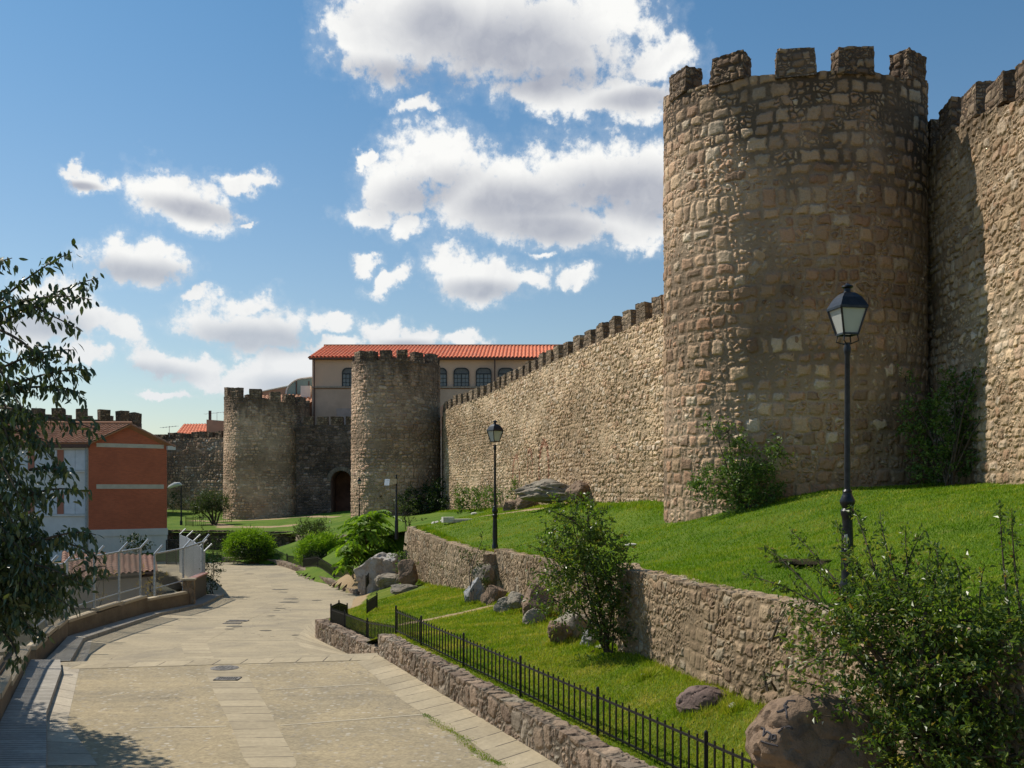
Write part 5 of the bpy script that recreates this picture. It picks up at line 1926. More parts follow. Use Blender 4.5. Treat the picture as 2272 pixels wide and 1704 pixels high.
mb.add([(x, YS, z) for x, z in pr] + [(x, YS + 6, z) for x, z in pr], [tuple(range(n)), tuple(range(2 * n - 1, n - 1, -1))] + [(i, (i + 1) % n, n + (i + 1) % n, n + i) for i in range(n)])
mb.build('wall', m_salmon, e)
mb = MB()
mb.tube([(pr[2][0], YS - .05, pr[2][1] + .05), (pr[3][0], YS - .05, pr[3][1] + .05), (pr[4][0], YS - .05, pr[4][1] + .05)], .09, 6)
mb.build('roof_edge', m_white, e)
YL = 106.5
tile_roof('lean_to_roof', [P(258, 404.5, YL - 1.5), P(312, 402.5, YL - 1.5), P(312, 394, YL + 1.2), P(258, 396, YL + 1.2)], m_tile_old, e, .4, .07, 6, 6)
mb = MB()
a, b2 = P(258, 404, YL - 1.2), P(311.8, 402.5, YL - 1.2)
mb.hexa([(a.x, a.y, 3), (b2.x, b2.y, 3), (b2.x, b2.y + 2, 3), (a.x, a.y + 2, 3), (a.x, a.y, a.z), (b2.x, b2.y, b2.z), (b2.x, b2.y + 2, b2.z), (a.x, a.y + 2, a.z)])
mb.build('lean_to_wall', m_salmon, e)
mb = MB()
mb.box(P(306.2, 395, 107) + Vector((0, 0, .1)), (1.05, .8, 1.7))
mb.build('chimney', m_white, e)

# far house left of the squat tower
YH = 132
e = empty('far_house', P(195, 470, YH), 'far house with orange hip roof behind the flecked wall', 'house')
a, b2, c2, d2 = P(172, 438, YH), P(228, 438, YH), P(226, 423.8, YH + 6), P(183.5, 424.3, YH + 6)
tile_roof('roof', [a, b2, c2, d2], m_tile, e, .5, .06, 8, 4)
mb = MB()
mb.hexa([(a.x + .4, YH + .4, -2), (b2.x, YH + .4, -2), (b2.x, YH + 11, -2), (a.x + .4, YH + 11, -2), (a.x + .4, YH + .4, a.z), (b2.x, YH + .4, a.z), (b2.x, YH + 11, a.z), (a.x + .4, YH + 11, a.z)])
mb.build('wall', m_salmon, e)
mb = MB()
mb.hexa([P(206.5, 440, YH - 1), P(226, 440, YH - 1), P(226, 440, YH + 2), P(206.5, 440, YH + 2), P(206.5, 419.5, YH - 1), P(226, 421.0, YH - 1), P(226, 421, YH + 2), P(206.5, 419.5, YH + 2)])
mb.build('dormer', m_salmon, e)
mb = MB()
mb.box(P(210, 416, YH - .5), (.3, .3, 1.4))
mb.build('flue', m_pipe, e)


def antenna(base, h, w, label, ang=0.2, group='roof aerials'):
    e = empty('roof_aerial', base, label, 'aerial', group)
    mb = MB()
    b = Vector(base)
    mb.tube([b, b + Vector((0, 0, h))], .03, 5)
    mb.build('mast', m_galv, e)
    mb = MB()
    t = b + Vector((0, 0, h * .92))
    dx = Vector((math.cos(ang), math.sin(ang), .12))
    mb.tube([t - dx * w * .5, t + dx * w * .5], .022, 5)
    for k in range(6):
        c = t - dx * w * .5 + dx * w * k / 5
        mb.tube([c + Vector((-.1, -.35, 0)), c + Vector((.1, .35, 0))], .014, 4)
    mb.build('boom', m_galv, e)


antenna(P(169.3, 437, 118), 1.3, 1.7, 'thin aerial above the flecked wall near the orange hip roof')
antenna(P(217, 420.5, YH), 1.1, 3.0, 'long thin aerial on the far house dormer')

# brick house
C1 = Vector((-30.5, 72, 0))
C2 = Vector((-26.06, 75.55, 0))
C0 = Vector((-52, 71.0, 0))
zE, zP, zBm = 3.35, -2.88, -5.2      # eave, plinth top, base
bh = empty('brick_house', (C1.x, C1.y, zBm), 'three storey red brick house with white shuttered front and tiled roof', 'house')
apex = (C1 + C2) / 2
zR = 4.88
gab = [(C1.x, C1.y, zP), (C2.x, C2.y, zP), (C2.x, C2.y, zE), (apex.x, apex.y, zR - .12), (C1.x, C1.y, zE)]
gl_ = (C2 - C1).length
me = mesh_np('gable_wall', gab, [np.array([[0, 1, 2, 4]]), np.array([[4, 2, 3]])], [(0, 0), (gl_, 0), (gl_, zE - zP), (gl_ / 2, zR - zP), (0, zE - zP)])
link('gable_wall', me, m_brick, bh)
gd_ = (C2 - C1).normalized()
gn = Vector((gd_.y, -gd_.x, 0))


def gbox(name, s0, s1, z0, z1, th, mat, base=C1, dr=None, nn=None, parent=bh):
    dr = dr or gd_
    nn = nn or gn
    mb = MB()
    a, b_ = base + dr * s0, base + dr * s1
    p = []
    for z in (z0, z1):
        p += [(a.x, a.y, z), (b_.x, b_.y, z), (b_.x + nn.x * th, b_.y + nn.y * th, z), (a.x + nn.x * th, a.y + nn.y * th, z)]
    mb.hexa(p)
    return mb.build(name, mat, parent)


Yg = lambda v, Y=73.8: (HZ - v) / 1000 * Y
gbox('plinth', -.0, gl_, zBm, zP, .06, m_white)
gbox('plinth_band', -.02, gl_ + .03, zP - .5, zP - .02, .12, m_white)
gbox('gable_band', .55, gl_ - .25, Yg(448.6, 75.3), Yg(444.6, 75), .03, m_band)
gbox('gable_band', .55, gl_ - .25, Yg(488.8), Yg(484.4), .03, m_band)
gbox('eave_return', gl_ - .05, gl_ + .55, zE - .32, zE - .02, .3, m_white)
fd_ = (C0 - C1).normalized()
fn = Vector((-fd_.y, fd_.x, 0))
if fn.y > 0:
    fn = -fn
fl = (C0 - C1).length
gbox('front_wall', 0, fl, zBm, zE, -.3, m_white, C1, fd_, fn)
rows_ = [(Yg(470, 72), Yg(450.3, 72)), (Yg(513.8, 72), Yg(494.2, 72))]
gbox('eave_fascia', -.1, fl, zE - .30, zE - .02, .45, m_pipe, C1, fd_, fn)
for (z0, z1) in rows_:
    s = .16
    while s < fl - 2:
        gbox('window_recess', s - .03, s + 1.56, z0 - .03, z1 + .03, .008, m_gpipe, C1, fd_, fn)  # raised grey sheet, paints the shade in the gaps round the shutters
        gbox('shutter', s, s + .75, z0, z1, .035, m_shutter, C1, fd_, fn)
        gbox('shutter', s + .78, s + 1.53, z0, z1, .035, m_shutter, C1, fd_, fn)
        gbox('brick_pilaster', s + 1.58, s + 2.02, z0 - .02, z1 + .02, .03, m_brick, C1, fd_, fn)
        s += 2.06
for z in (rows_[0][0] - .16, rows_[0][1] + .06, rows_[1][0] - .16, rows_[1][1] + .06):
    gbox('sill_band', .16, fl, z, z + .1, .12, m_white, C1, fd_, fn)
mb = MB()
pp = C1 + fn * .12 + fd_ * .1
mb.tube([(pp.x, pp.y, zE - .2), (pp.x, pp.y, zBm)], .085, 8)
mb.build('downpipe', m_gpipe, bh)
ov = fn * .5
rd = fd_ * (fl)
ap0 = apex + gd_ * 0 + gn * .3 - fd_ * .15
eL = C1 + ov - fd_ * .25
eR = C2 + gd_ * .55 + gn * .3
tile_roof('roof', [(eL + rd).xyz + Vector((0, 0, zE)), eL + Vector((0, 0, zE)), ap0 + Vector((0, 0, zR)), ap0 + rd + Vector((0, 0, zR))], m_tile_old, bh, .3, .05, 9, 5, .12)
tile_roof('rear_roof', [eR + Vector((0, 0, zE)), eR + rd + Vector((0, 0, zE)), ap0 + rd + Vector((0, 0, zR)), ap0 + Vector((0, 0, zR))], m_tile_old, bh, .3, .05, 9, 4, .12)
gbox('rear_wall', gl_ - .02, gl_, zBm, zE - .05, -14, m_white, C1, gd_, gn)
mb = MB()
mb.tube([ap0 + Vector((0, 0, zR + .06)), ap0 + rd + Vector((0, 0, zR + .06))], .12, 6)
mb.build('roof_ridge', m_tile_old, bh)

# low tiled shed and yard behind the fence
e = empty('low_shed', (-22, 52, -5.5), 'low shed with a faded red tile roof behind the wire fence', 'shed')
tile_roof('roof', [P(60, 580, 47), P(158, 571, 47), P(155, 556, 56), P(62, 552, 56)], m_tile_shed, e, .32, .06, 10, 5)
a, b2, c2, d2 = P(62, 582, 47.4), P(156, 574, 47.4), P(153, 562, 55.6), P(64, 562, 55.6)
mb = MB()
mb.hexa([(a.x, a.y, -7), (b2.x, b2.y, -7), (c2.x, c2.y, -7), (d2.x, d2.y, -7), a - Vector((0, 0, .1)), b2 - Vector((0, 0, .1)), c2 - Vector((0, 0, .1)), d2 - Vector((0, 0, .1))])
mb.build('wall', m_plaster_low, e)
ym = MB()
ym.add([(-60, 9, -5.6), (-7.2, 9, -5.6), (-14.4, 33, -5.6), (-14.5, 48, -5.6), (-27, 70, -5.45), (-60, 71, -5.45)], [(0, 1, 2, 3, 4, 5)])
tag(ym.build('yard_ground', simple_mat('yard_soil', (0.075, 0.078, 0.055), .95, 0, .3, .6, .02, .1)), kind='structure')

# ------------------------------------------------------------------ wire mesh fences


def wire_fence(label, posts, h, arm=True, tops=None, rail=True, panel=None):
    e = empty('wire_fence', posts[0], label, 'fence', 'wire mesh fences')
    for (x, y, z) in posts:
        mb = MB()
        b = Vector((x, y, z))
        mb.tube([b - Vector((0, 0, .3)), b + Vector((0, 0, h))] + ([b + Vector((.28, .1, h + .34))] if arm else []), .045, 7)
        mb.build('post', m_galv, e, True)
    rl = MB()
    for a, b in zip(posts[:-1], posts[1:]):
        a, b = Vector(a), Vector(b)
        quad_uv('mesh_panel', [a + Vector((0, 0, .05)), b + Vector((0, 0, .05)), b + Vector((0, 0, h)), a + Vector((0, 0, h))], panel or m_mesh, e)
        rl.tube([a + Vector((0, 0, h)), b + Vector((0, 0, h))], .035, 6)
        if rail:
            rl.tube([a + Vector((0, 0, .34)), b + Vector((0, 0, .34))], .025, 6)
    rl.build('rails', m_galv, e, True)


wire_fence('wire mesh fence on the long brown kerbside wall', [(-14.05, 31.6, -4.1), (-14.2, 34, -4.1), (-14.3, 36.4, -4.1), (-14.35, 38.6, -4.1)], 1.85)
wire_fence('wire mesh fence at the far end with rusty tinge by the dark bush', [(-14.15, 39.6, -4.25), (-14.0, 42.6, -4.2), (-14.2, 45.9, -4.1)], 1.72)
wire_fence('wire mesh fence in the tree shade along the near left wall', [(-6.6, 9.6, -3.4), (-8.3, 14.0, -3.4), (-10.0, 18.3, -3.5), (-11.6, 22.6, -3.6), (-12.6, 26.3, -4.0), (-13.5, 29, -4.05), (-14.0, 31.3, -4.1)], 1.8, panel=m_mesh_shaded)
pz = [P(z2x, z2y, Y_) for z2x, z2y, Y_ in ((204.5, 551, 46.2), (200, 546, 50), (194, 540.5, 54), (187, 536.5, 58), (180, 534, 61))]
e = empty('metal_sheet_fence', pz[0], 'pale sheet metal fence with angled arms receding behind the wire fence', 'fence')
for i, p in enumerate(pz):
    mb = MB()
    mb.tube([(p.x, p.y, -5), p, p + Vector((.3, .15, .32))], .045, 6)
    mb.build('post', m_galv, e, True)
for a, b in zip(pz[:-1], pz[1:]):
    mb = MB()
    mb.hexa([(a.x - .03, a.y, -5), (a.x + .01, a.y, -5), (b.x + .01, b.y, -5), (b.x - .03, b.y, -5), a - Vector((.03, 0, .05)), a - Vector((-.01, 0, .05)), b - Vector((-.01, 0, .05)), b - Vector((.03, 0, .05))])
    mb.build('sheet_panel', m_galv, e)
# small gate by the brick house
gp = [P(166.5, 540, 68), P(176.5, 538, 68)]
e = empty('metal_gate', (gp[0].x, 68, -5), 'dark barred metal gate beside the brick house corner', 'gate')
mb = MB()
for z in (-5, -4.0, gp[0].z):
    mb.bar((gp[0].x, 68, z), (gp[1].x, 68, z), .05)
mb.bar((gp[0].x, 68, -5.2), (gp[0].x, 68, gp[0].z), .07)
mb.bar((gp[1].x, 68, -5.2), (gp[1].x, 68, gp[0].z), .07)
mb.build('gate_frame', m_iron, e)
mb = MB()
for k in range(1, 9):
    x = gp[0].x + (gp[1].x - gp[0].x) * k / 9
    mb.bar((x, 68, -5), (x, 68, gp[0].z), .025)
mb.build('bars', m_iron, e)

# ------------------------------------------------------------------ road furniture
mx_, my_ = road_hit(224.5, 668.4)
e = empty('manhole_cover', (mx_, my_, -4), 'round iron manhole cover in the near road', 'manhole cover')
mb = MB()
mb.lathe([(.31, -.02), (.31, .013), (.275, .016)], (mx_, my_, -4), 32)
mb.build('frame_ring', m_dirtsteel, e)
mb = MB()
mb.lathe([(.268, 0), (.268, .020), (.26, .022)], (mx_, my_, -4), 32)
for k in range(5):
    for j in range(5):
        x, y = (k - 2) * .085, (j - 2) * .085
        if x * x + y * y < .05:
            mb.box((mx_ + x, my_ + y, -3.976), (.05, .05, .008))
mb.build('lid', m_dirtsteel, e)


def grate(u, v, w, d, label, nb, far=False):
    x, y = road_hit(u, v, far)
    z = zroad(x, y)
    e = empty('drain_grate', (x, y, z), label, 'drain', 'road drain grates')
    mb = MB()
    mb.box((x, y, z + .008), (w, d, .012))
    mb.build('pit_shade_plate', m_black, e)  # flat black plate, shade below the bars put into its colour
    mb = MB()
    for k in range(nb + 1):
        mb.box((x - w / 2 + w * k / nb, y, z + .014), (w / nb * .42, d, .014))
    mb.box((x, y - d / 2 - .02, z + .013), (w + .1, .05, .02))
    mb.box((x, y + d / 2 + .02, z + .013), (w + .1, .05, .02))
    mb.box((x - w / 2 - .03, y, z + .013), (.05, d + .1, .02))
    mb.box((x + w / 2 + .03, y, z + .013), (.05, d + .1, .02))
    mb.build('bars', m_dirtsteel, e)


grate(227.6, 679.3, .40, .26, 'slotted drain grate just in front of the manhole cover', 8)
grate(237.7, 621.2, .62, .34, 'farther of the two drain slots beyond the seam', 9, True)
grate(232.4, 623.6, .5, .22, 'nearer of the two drain slots beyond the seam', 8, True)
# dark wet patches and weeds in the joints
for i, (x, y, w) in enumerate([(905, 918, .8), (890, 945, 1.0), (820, 995, .5), (790, 1012, .35), (740, 1057, .4), (815, 840, .9), (840, 863, .5), (565, 713, .6), (440, 1143, .7), (400, 1165, .4), (940, 1215, .3), (745, 645, .6), (1115, 930, .5), (700, 1176, .5)]):
    u, v = z5(x, y)
    X, Yy = road_hit(u, v, True)
    mb = MB()
    pts = [(X + w * .5 * math.cos(t * math.pi / 7) * random.uniform(.7, 1.1), Yy + w * .35 * math.sin(t * math.pi / 7) * random.uniform(.6, 1.1)) for t in range(14)]
    mb.add([(px_, py_, zroad(px_, py_) + .009) for px_, py_ in pts], [tuple(range(14))])
    o = mb.build('road_patch', simple_mat('dark_patch', (.13, .115, .085), .95) if i == 0 else bpy.data.materials['dark_patch'])
    tag(o, 'dark filled pothole patch along the far slab strip', 'patch', 'dark patches in the far road')

# weeds in the seam of the right slab strip
sp_ = rp([z8(1040, 1050), z8(1230, 1200), z8(1390, 1310), z8(1560, 1410), z8(1640, 1500), z8(1760, 1580), z8(1900, 1640)])
wpos, wax = [], []
for k in range(1500):
    i = random.uniform(1.2, len(sp_) - 1.001)
    a, b = np.array(sp_[int(i)]), np.array(sp_[int(i) + 1])
    p = a + (b - a) * (i % 1) + rng.normal(0, .075, 2) * (.4 + .6 * math.sin(i * 2.3) ** 2)
    wpos.append((p[0], p[1], -4))
    wax.append((rng.normal(0, .5), rng.normal(0, .5), 1))
V, T = leaf_mesh(wpos, wax, rand_dirs(1500, rng), rng.uniform(.012, .035, 1500), np.full(1500, .010))
tag(link('seam_weeds', mesh_np('seam_weeds', V, [T]), m_blade), 'weeds growing in the joint beside the right slab strip', 'weeds', None, 'stuff')

# ------------------------------------------------------------------ rocks


def rk(u, v, Y, w, h, seed, label, mat, dy=None, rot=0, facets=11, rough=.14, z=None, name='rock', sub=5, cut=.66, strata=0.0):
    """rock centred at pixel u with visible bottom v; w,h in metres"""
    b = P(u, v, Y)
    if h < .25:
        z = zlow(b.x, Y) + h * .25
    if 25 <= seed <= 32 or seed in (38, 39):
        w, h = w * .88, h * .88
    return rock(name, (b.x, b.y, b.z + h * .30 if z is None else z), (w / 2, (dy or w * .8) / 2, h * .62), seed, label, mat, None, facets, rough, sub, rot, cut, strata)


rk(820, 770, 10.4, 1.5, .90, 3, 'large tan boulder with dark scrawls under the near bush', rk_brown, 1.2, name='boulder', sub=5, facets=8, rough=.11, cut=.82)
rk(703.5, 713, 14.5, .80, .43, 11, 'rounded mauve boulder alone on the lower grass', rk_purple, .6, name='boulder', sub=5, facets=3, rough=.07, cut=.95)
rk(378, 590, 46.3, 2.4, 2.3, 21, 'big pale rock face at the far end of the retaining wall', rk_pale, 2.2, name='boulder', facets=13, cut=.66)
rk(391, 588, 45.2, 1.5, 1.0, 22, 'brown lower rock leaning on the big pale rock', rk_grey, 1.2, rot=.4)
rk(408, 580, 42, 1.05, .95, 23, 'dark rounded rock propped against the far wall base', rk_brown, .9, facets=7)
rk(403, 592, 41.2, 1.6, .35, 24, 'flat sandy slab under the dark rounded rock', rk_grey, .8)
rk(475, 604, 31.5, .95, 1.15, 25, 'bluish pointed rock at the wall foot', rk_blue, .7, facets=12, cut=.68)
rk(494, 605, 30.6, .95, .95, 26, 'brown angular block right of the bluish rock', rk_brown, .8, facets=12, cut=.66)
rk(484, 578, 32.6, .9, .7, 27, 'grey rock behind the bluish pointed one', rk_grey, .7)
rk(509, 612, 28.2, 1.0, .55, 28, 'low cracked grey rock beside the dirt path', rk_grey, .7, facets=14, cut=.7)
rk(518, 606, 27.6, .7, .6, 38, 'small tilted grey rock next to the cracked one', rk_grey, .6, facets=12, cut=.7)
rk(537, 616, 25.4, 1.0, 1.0, 29, 'overhanging brown rock with a dark hollow', rk_brown, .9, facets=10, cut=.72)
rk(536, 626, 24.6, .75, .55, 39, 'pointed grey stone below the overhanging rock', rk_grey, .5, facets=12, cut=.7)
rk(572, 643, 21.6, 1.15, 1.05, 30, 'tall brown grey rock below the leaning bush', rk_grey, .9, facets=10, cut=.74, sub=5)
rk(560, 640, 21.2, .6, .6, 31, 'dark rock tucked left of the tall one', rk_brown, .5)
rk(589, 646, 20.3, .6, .42, 32, 'small bluish block in the bush shade', rk_blue, .5, facets=12, cut=.66)
rk(556, 499, 42.5, 3.4, .95, 33, 'layered tan outcrop at the foot of the sunlit wall', rk_grey, 1.8, facets=14, rough=.22, cut=.7, strata=.3)
rk(579, 498, 40.5, 1.1, .72, 34, 'brown undercut rock at the outcrop end', rk_brown, 1.2, facets=9, cut=.74)
rk(527, 508, 47, 1.8, .62, 35, 'pair of rounded brown rocks below the outcrop', rk_brown, 1.2)
rk(511, 510, 49, 1.0, .5, 36, 'brown rock between the shrubs and the outcrop', rk_brown, 1.0)
rk(601, 647, 19.4, .22, .16, 37, 'tiny pale stone near the bush base', rk_white, .2)
rk(644, 674, 16.6, .2, .1, 41, 'small pale stone on the grass near the wall', rk_white, .12)
rk(732, 700, 13.9, .14, .12, 42, 'white stone at the foot of the near wall', rk_white, .12)
# worked stones on the upper lawn
e = empty('stone_block', P(455, 529.5, 45), 'long white cut stone lying on the upper lawn', 'stone')
zq = float(UP([(P(455, 0, 45).x, 45)])[0])
b = Vector((P(458, 0, 45).x, 45, zq))
mb = MB()
mb.box(b + Vector((.15, .1, .07)), (1.7, .42, .16), .25)
mb.box(b + Vector((-.45, -.1, .12)), (.5, .45, .24), .25)
mb.build('block', rk_white, e)
for i, (u, v, Y, w, lab) in enumerate([(474, 516.5, 54, .45, 'dark and white stone by the dirt strip'), (437, 521, 51, .3, 'little white stone left of the dark one'), (433.5, 523.5, 50, .25, 'smallest white stone on the far upper lawn'), (443, 518, 53, .35, 'grey stone behind the little white ones')]):
    z = float(UP([(P(u, 0, Y).x, Y)])[0])
    rock('lawn_stone', (P(u, 0, Y).x, Y, z + .06), (w / 2, .15, .11), 50 + i, lab, rk_white, None, 8, .15, 2)
mb = MB()
z = float(UP([(P(622, 0, 28).x, 28)])[0])
rock('lawn_stone', P(630, 545, 24.5), (.2, .1, .05), 61, 'thin pale stone flush in the grass near the tower', rk_white, None, 6, .1, 2)

hq = P(802, 559, 17.2)
hz_ = float(UP([(hq.x, 17.2)])[0])
mb = MB()
ring = []
for j, (rr_, dz_) in enumerate(((.52, .05), (.46, .10), (.36, .075), (.12, .06))):
    for k in range(18):
        a_ = 2 * math.pi * k / 18
        wob = 1 + .14 * math.sin(a_ * 3 + j) + .08 * math.sin(a_ * 7)
        ring.append((hq.x + math.cos(a_) * rr_ * wob, 17.2 + math.sin(a_) * rr_ * .7 * wob, hz_ + dz_))
mb.add(ring, [(j * 18 + k, j * 18 + (k + 1) % 18, (j + 1) * 18 + (k + 1) % 18, (j + 1) * 18 + k) for j in range(3) for k in range(18)] + [tuple(54 + k for k in range(18))])
tag(mb.build('soil_hollow', simple_mat('dark_soil', (.055, .045, .025), .95, 0, .3, 9, .02, .1), None, True), 'small dark bare soil hollow in the upper lawn left of the near lantern', 'hollow')
# litter on the boulder and dry leaf on the grass
mb = MB()
lp = P(823, 723, 10.1)
mb.box(lp, (.09, .07, .05), .5)
tag(mb.build('paper_scrap', m_white), 'crumpled white paper scrap lying on the tan boulder', 'litter')
lq = P(534, 652, 22.0)
V, T = leaf_mesh([lq + Vector((random.uniform(-.1, .1), random.uniform(-.1, .1), random.uniform(.0, .08))) for _ in range(26)], rand_dirs(26, rng), rand_dirs(26, rng), np.full(26, .13), np.full(26, .06))
tag(link('dry_twig', mesh_np('dry_twig', V, [T]), simple_mat('russet_leaf', (.36, .13, .05), .8)), 'russet dry twig of dead leaves lying on the grass', 'twig')

# dark scrawls painted on the tan boulder
gs = MB()
bo = [o for o in bpy.data.objects if o.name == 'boulder'][0]
bpy.context.view_layer.update()


def scrawl(pts_px, target, mat, r=.012):
    mb = MB()
    seg = []
    inv = target.matrix_world.inverted()
    for (u, v) in pts_px:
        d = Vector(((u - 512) / 1000, 1, (HZ - v) / 1000)).normalized()
        ok, loc, nn, _ = target.ray_cast(inv @ Vector((0, 0, 0)), (inv.to_3x3() @ d).normalized())
        if ok:
            seg.append(target.matrix_world @ loc)
        else:
            if len(seg) > 1:
                mb.tube(seg, r, 5)
            seg = []
    if len(seg) > 1:
        mb.tube(seg, r, 5)
    if mb.v:
        o = mb.build('painted_scrawl', mat, target)
        o.location = -Vector(target.location)


def rz(x, y):          # zoom 5 of the near boulder
    return (753.6 + .12225 * x, 565.2 + .12225 * y)


m_paint = simple_mat('dark_paint', (.045, .04, .045), .8)
scr = [[(340, 1110), (280, 1110), (250, 1150), (280, 1160), (230, 1190), (190, 1200)], [(250, 1150), (270, 1200), (270, 1250)],
       [(60, 1330), (90, 1340), (80, 1400), (110, 1360), (140, 1380), (120, 1430)], [(150, 1390), (180, 1390), (180, 1420), (150, 1430), (150, 1390)],
       [(200, 1370), (240, 1330), (290, 1320), (320, 1340)], [(60, 1440), (120, 1460), (200, 1480)]]
for s_ in scr:
    pts = []
    for a, b in zip(s_[:-1], s_[1:]):
        pts += [rz(a[0] + (b[0] - a[0]) * k / 6, a[1] + (b[1] - a[1]) * k / 6) for k in range(7)]
    scrawl(pts, bo, m_paint)

# ------------------------------------------------------------------ vegetation
# near bush, lower right, in front of the retaining wall
Yb = 10.2


def bl(u, v, Y, ru, rv, k=1.0, dy=.8):
    c = P(u, v, Y)
    return (c.x, c.y, c.z, ru / 1000 * Y, ru / 1000 * Y * dy, rv / 1000 * Y, k)


near_bl = [bl(848, 648, 10.0, 44, 34), bl(905, 660, 9.8, 58, 50), bl(960, 680, 9.6, 62, 70), bl(900, 610, 10.0, 55, 36), bl(960, 620, 9.8, 55, 40), bl(845, 610, 10.2, 44, 28, .8),
           bl(908, 722, 9.8, 48, 46), bl(950, 745, 9.5, 70, 50), bl(1010, 700, 9.4, 45, 80), bl(1000, 760, 9.2, 50, 30), bl(1020, 640, 9.4, 40, 40)]
shrub('large_bush', (4.15, 9.6, -2.75), near_bl, lf_bush, 'large dense leafy bush overhanging the tan boulder', 'bush', .070, .034, 540, .36, 3, stem_r=.022, per=12, near=False, up=.35)


def sprays(name, base, tips, mat, label, L, W, n, seed, hang=.5, cat='branch', parent=None, r0=.012, near=False, arch=.25):
    """leafy arching shoots from base points to tips, given as world points"""
    r = np.random.default_rng(seed)
    Pn, An, Nn = [], [], []
    mb = MB()
    for (a, b) in tips:
        a, b = Vector(a), Vector(b)
        ln = (b - a).length
        c1 = a.lerp(b, .55) + Vector((r.normal() * .06, r.normal() * .06, arch * ln))
        pts = []
        for k in range(9):
            t = k / 8
            pts.append(a * (1 - t) ** 2 + c1 * 2 * t * (1 - t) + b * t * t)
        mb.tube(pts, [r0 * (1 - .75 * k / 8) for k in range(9)], 5)
        m = int(n * ln)
        for q in range(m):
            t = r.uniform(.08, 1)
            i = min(7, int(t * 8))
            p = np.array(pts[i].lerp(pts[i + 1], t * 8 - i))
            d = np.array((pts[i + 1] - pts[i]).normalized())
            Pn.append(p + r.normal(size=3) * L * .45)
            An.append(nrm(d * .4 + r.normal(size=3) * .55 + np.array([0, 0, -hang])))
            Nn.append(rand_dirs(1, r, .8)[0])
    s = r.uniform(.6, 1.25, len(Pn))
    res = leaf_mesh(np.array(Pn), np.array(An), np.array(Nn), L * s, W * s, near, .2)
    e = parent or empty(name, base, label, cat)
    link('shoot_leaves', mesh_np('shoot_leaves', res[0], list(res[1:])), mat, e)
    mb.build('shoots', m_stem, e)
    return e


nbush = [o for o in bpy.data.objects if o.name == 'large_bush'][0]
tips = []
for (u0, v0, u1, v1, Y0, Y1) in [(830, 610, 742, 574, 10.2, 10.8), (820, 600, 765, 548, 10.3, 10.9), (850, 600, 790, 530, 10.2, 11), (870, 590, 835, 520, 10.2, 10.8), (880, 590, 852, 506, 10.1, 10.6), (900, 590, 880, 512, 10, 10.4),
                                 (910, 600, 905, 525, 9.9, 10.2), (930, 600, 935, 545, 9.9, 10.1), (960, 610, 955, 560, 9.8, 9.9), (980, 610, 985, 565, 9.7, 9.6), (1010, 620, 1000, 500, 9.4, 9.7), (1020, 610, 1012, 508, 9.4, 9.4), (1030, 620, 1026, 560, 9.3, 9.2),
                                 (830, 640, 775, 600, 10.3, 10.6), (820, 660, 782, 640, 10.3, 10.5), (850, 610, 800, 560, 10.2, 10.6), (870, 600, 838, 545, 10.2, 10.5), (900, 600, 925, 530, 10, 10.2), (830, 690, 790, 680, 10.2, 10.3), (845, 720, 812, 715, 10, 10)]:
    tips.append((P(u0, v0, Y0), P(u1, v1, Y1)))
sprays(None, None, tips, lf_bush, None, .065, .032, 95, 5, parent=nbush, hang=.35, arch=.10)
mb = MB()
for k in range(9):
    t0 = Vector((4.15 + random.uniform(-.35, .5), 9.6 + random.uniform(-.3, .3), -2.9))
    tp = P(random.uniform(840, 1000), random.uniform(600, 680), random.uniform(9.5, 10.1))
    mb.tube([t0, t0.lerp(tp, .5) + Vector((random.uniform(-.15, .15), 0, .1)), tp], [.045, .032, .016], 6)
mb.build('trunks', m_wood, nbush)

# leaning bush at the wall corner
Yl = 18.8
lean = [bl(585, 590, 18.7, 30, 34), bl(600, 560, 18.6, 24, 34), bl(578, 545, 18.8, 30, 26, .8), bl(572, 520, 19, 26, 16, .5), bl(606, 620, 18.5, 16, 26), bl(560, 575, 19, 28, 28, .5), bl(552, 598, 19.2, 18, 26, .4),
        bl(610, 585, 18.4, 14, 26), bl(592, 620, 18.5, 12, 22, .6), bl(588, 522, 18.8, 16, 18, .7), bl(560, 548, 19, 16, 14, .35), bl(615, 640, 18.4, 8, 12)]
shrub('leaning_bush', (1.78, 18.5, -3.0), lean, lf_bush, 'upright dark green bush leaning left at the wall corner', 'bush', .085, .042, 420, .34, 9, stem_r=.02, per=12, up=.2)
tips = [(P(a, b, 18.8), P(c, d, 18.9)) for a, b, c, d in [(575, 520, 545, 510), (575, 515, 580, 500), (590, 530, 555, 520), (560, 560, 528, 545), (560, 580, 530, 570), (612, 570, 632, 560), (618, 575, 634, 565), (600, 540, 612, 530), (560, 600, 538, 615), (575, 535, 540, 530)]]
sprays(None, None, tips, lf_bush, None, .085, .04, 46, 15, parent=[o for o in bpy.data.objects if o.name == 'leaning_bush'][0], hang=.3, arch=.1)

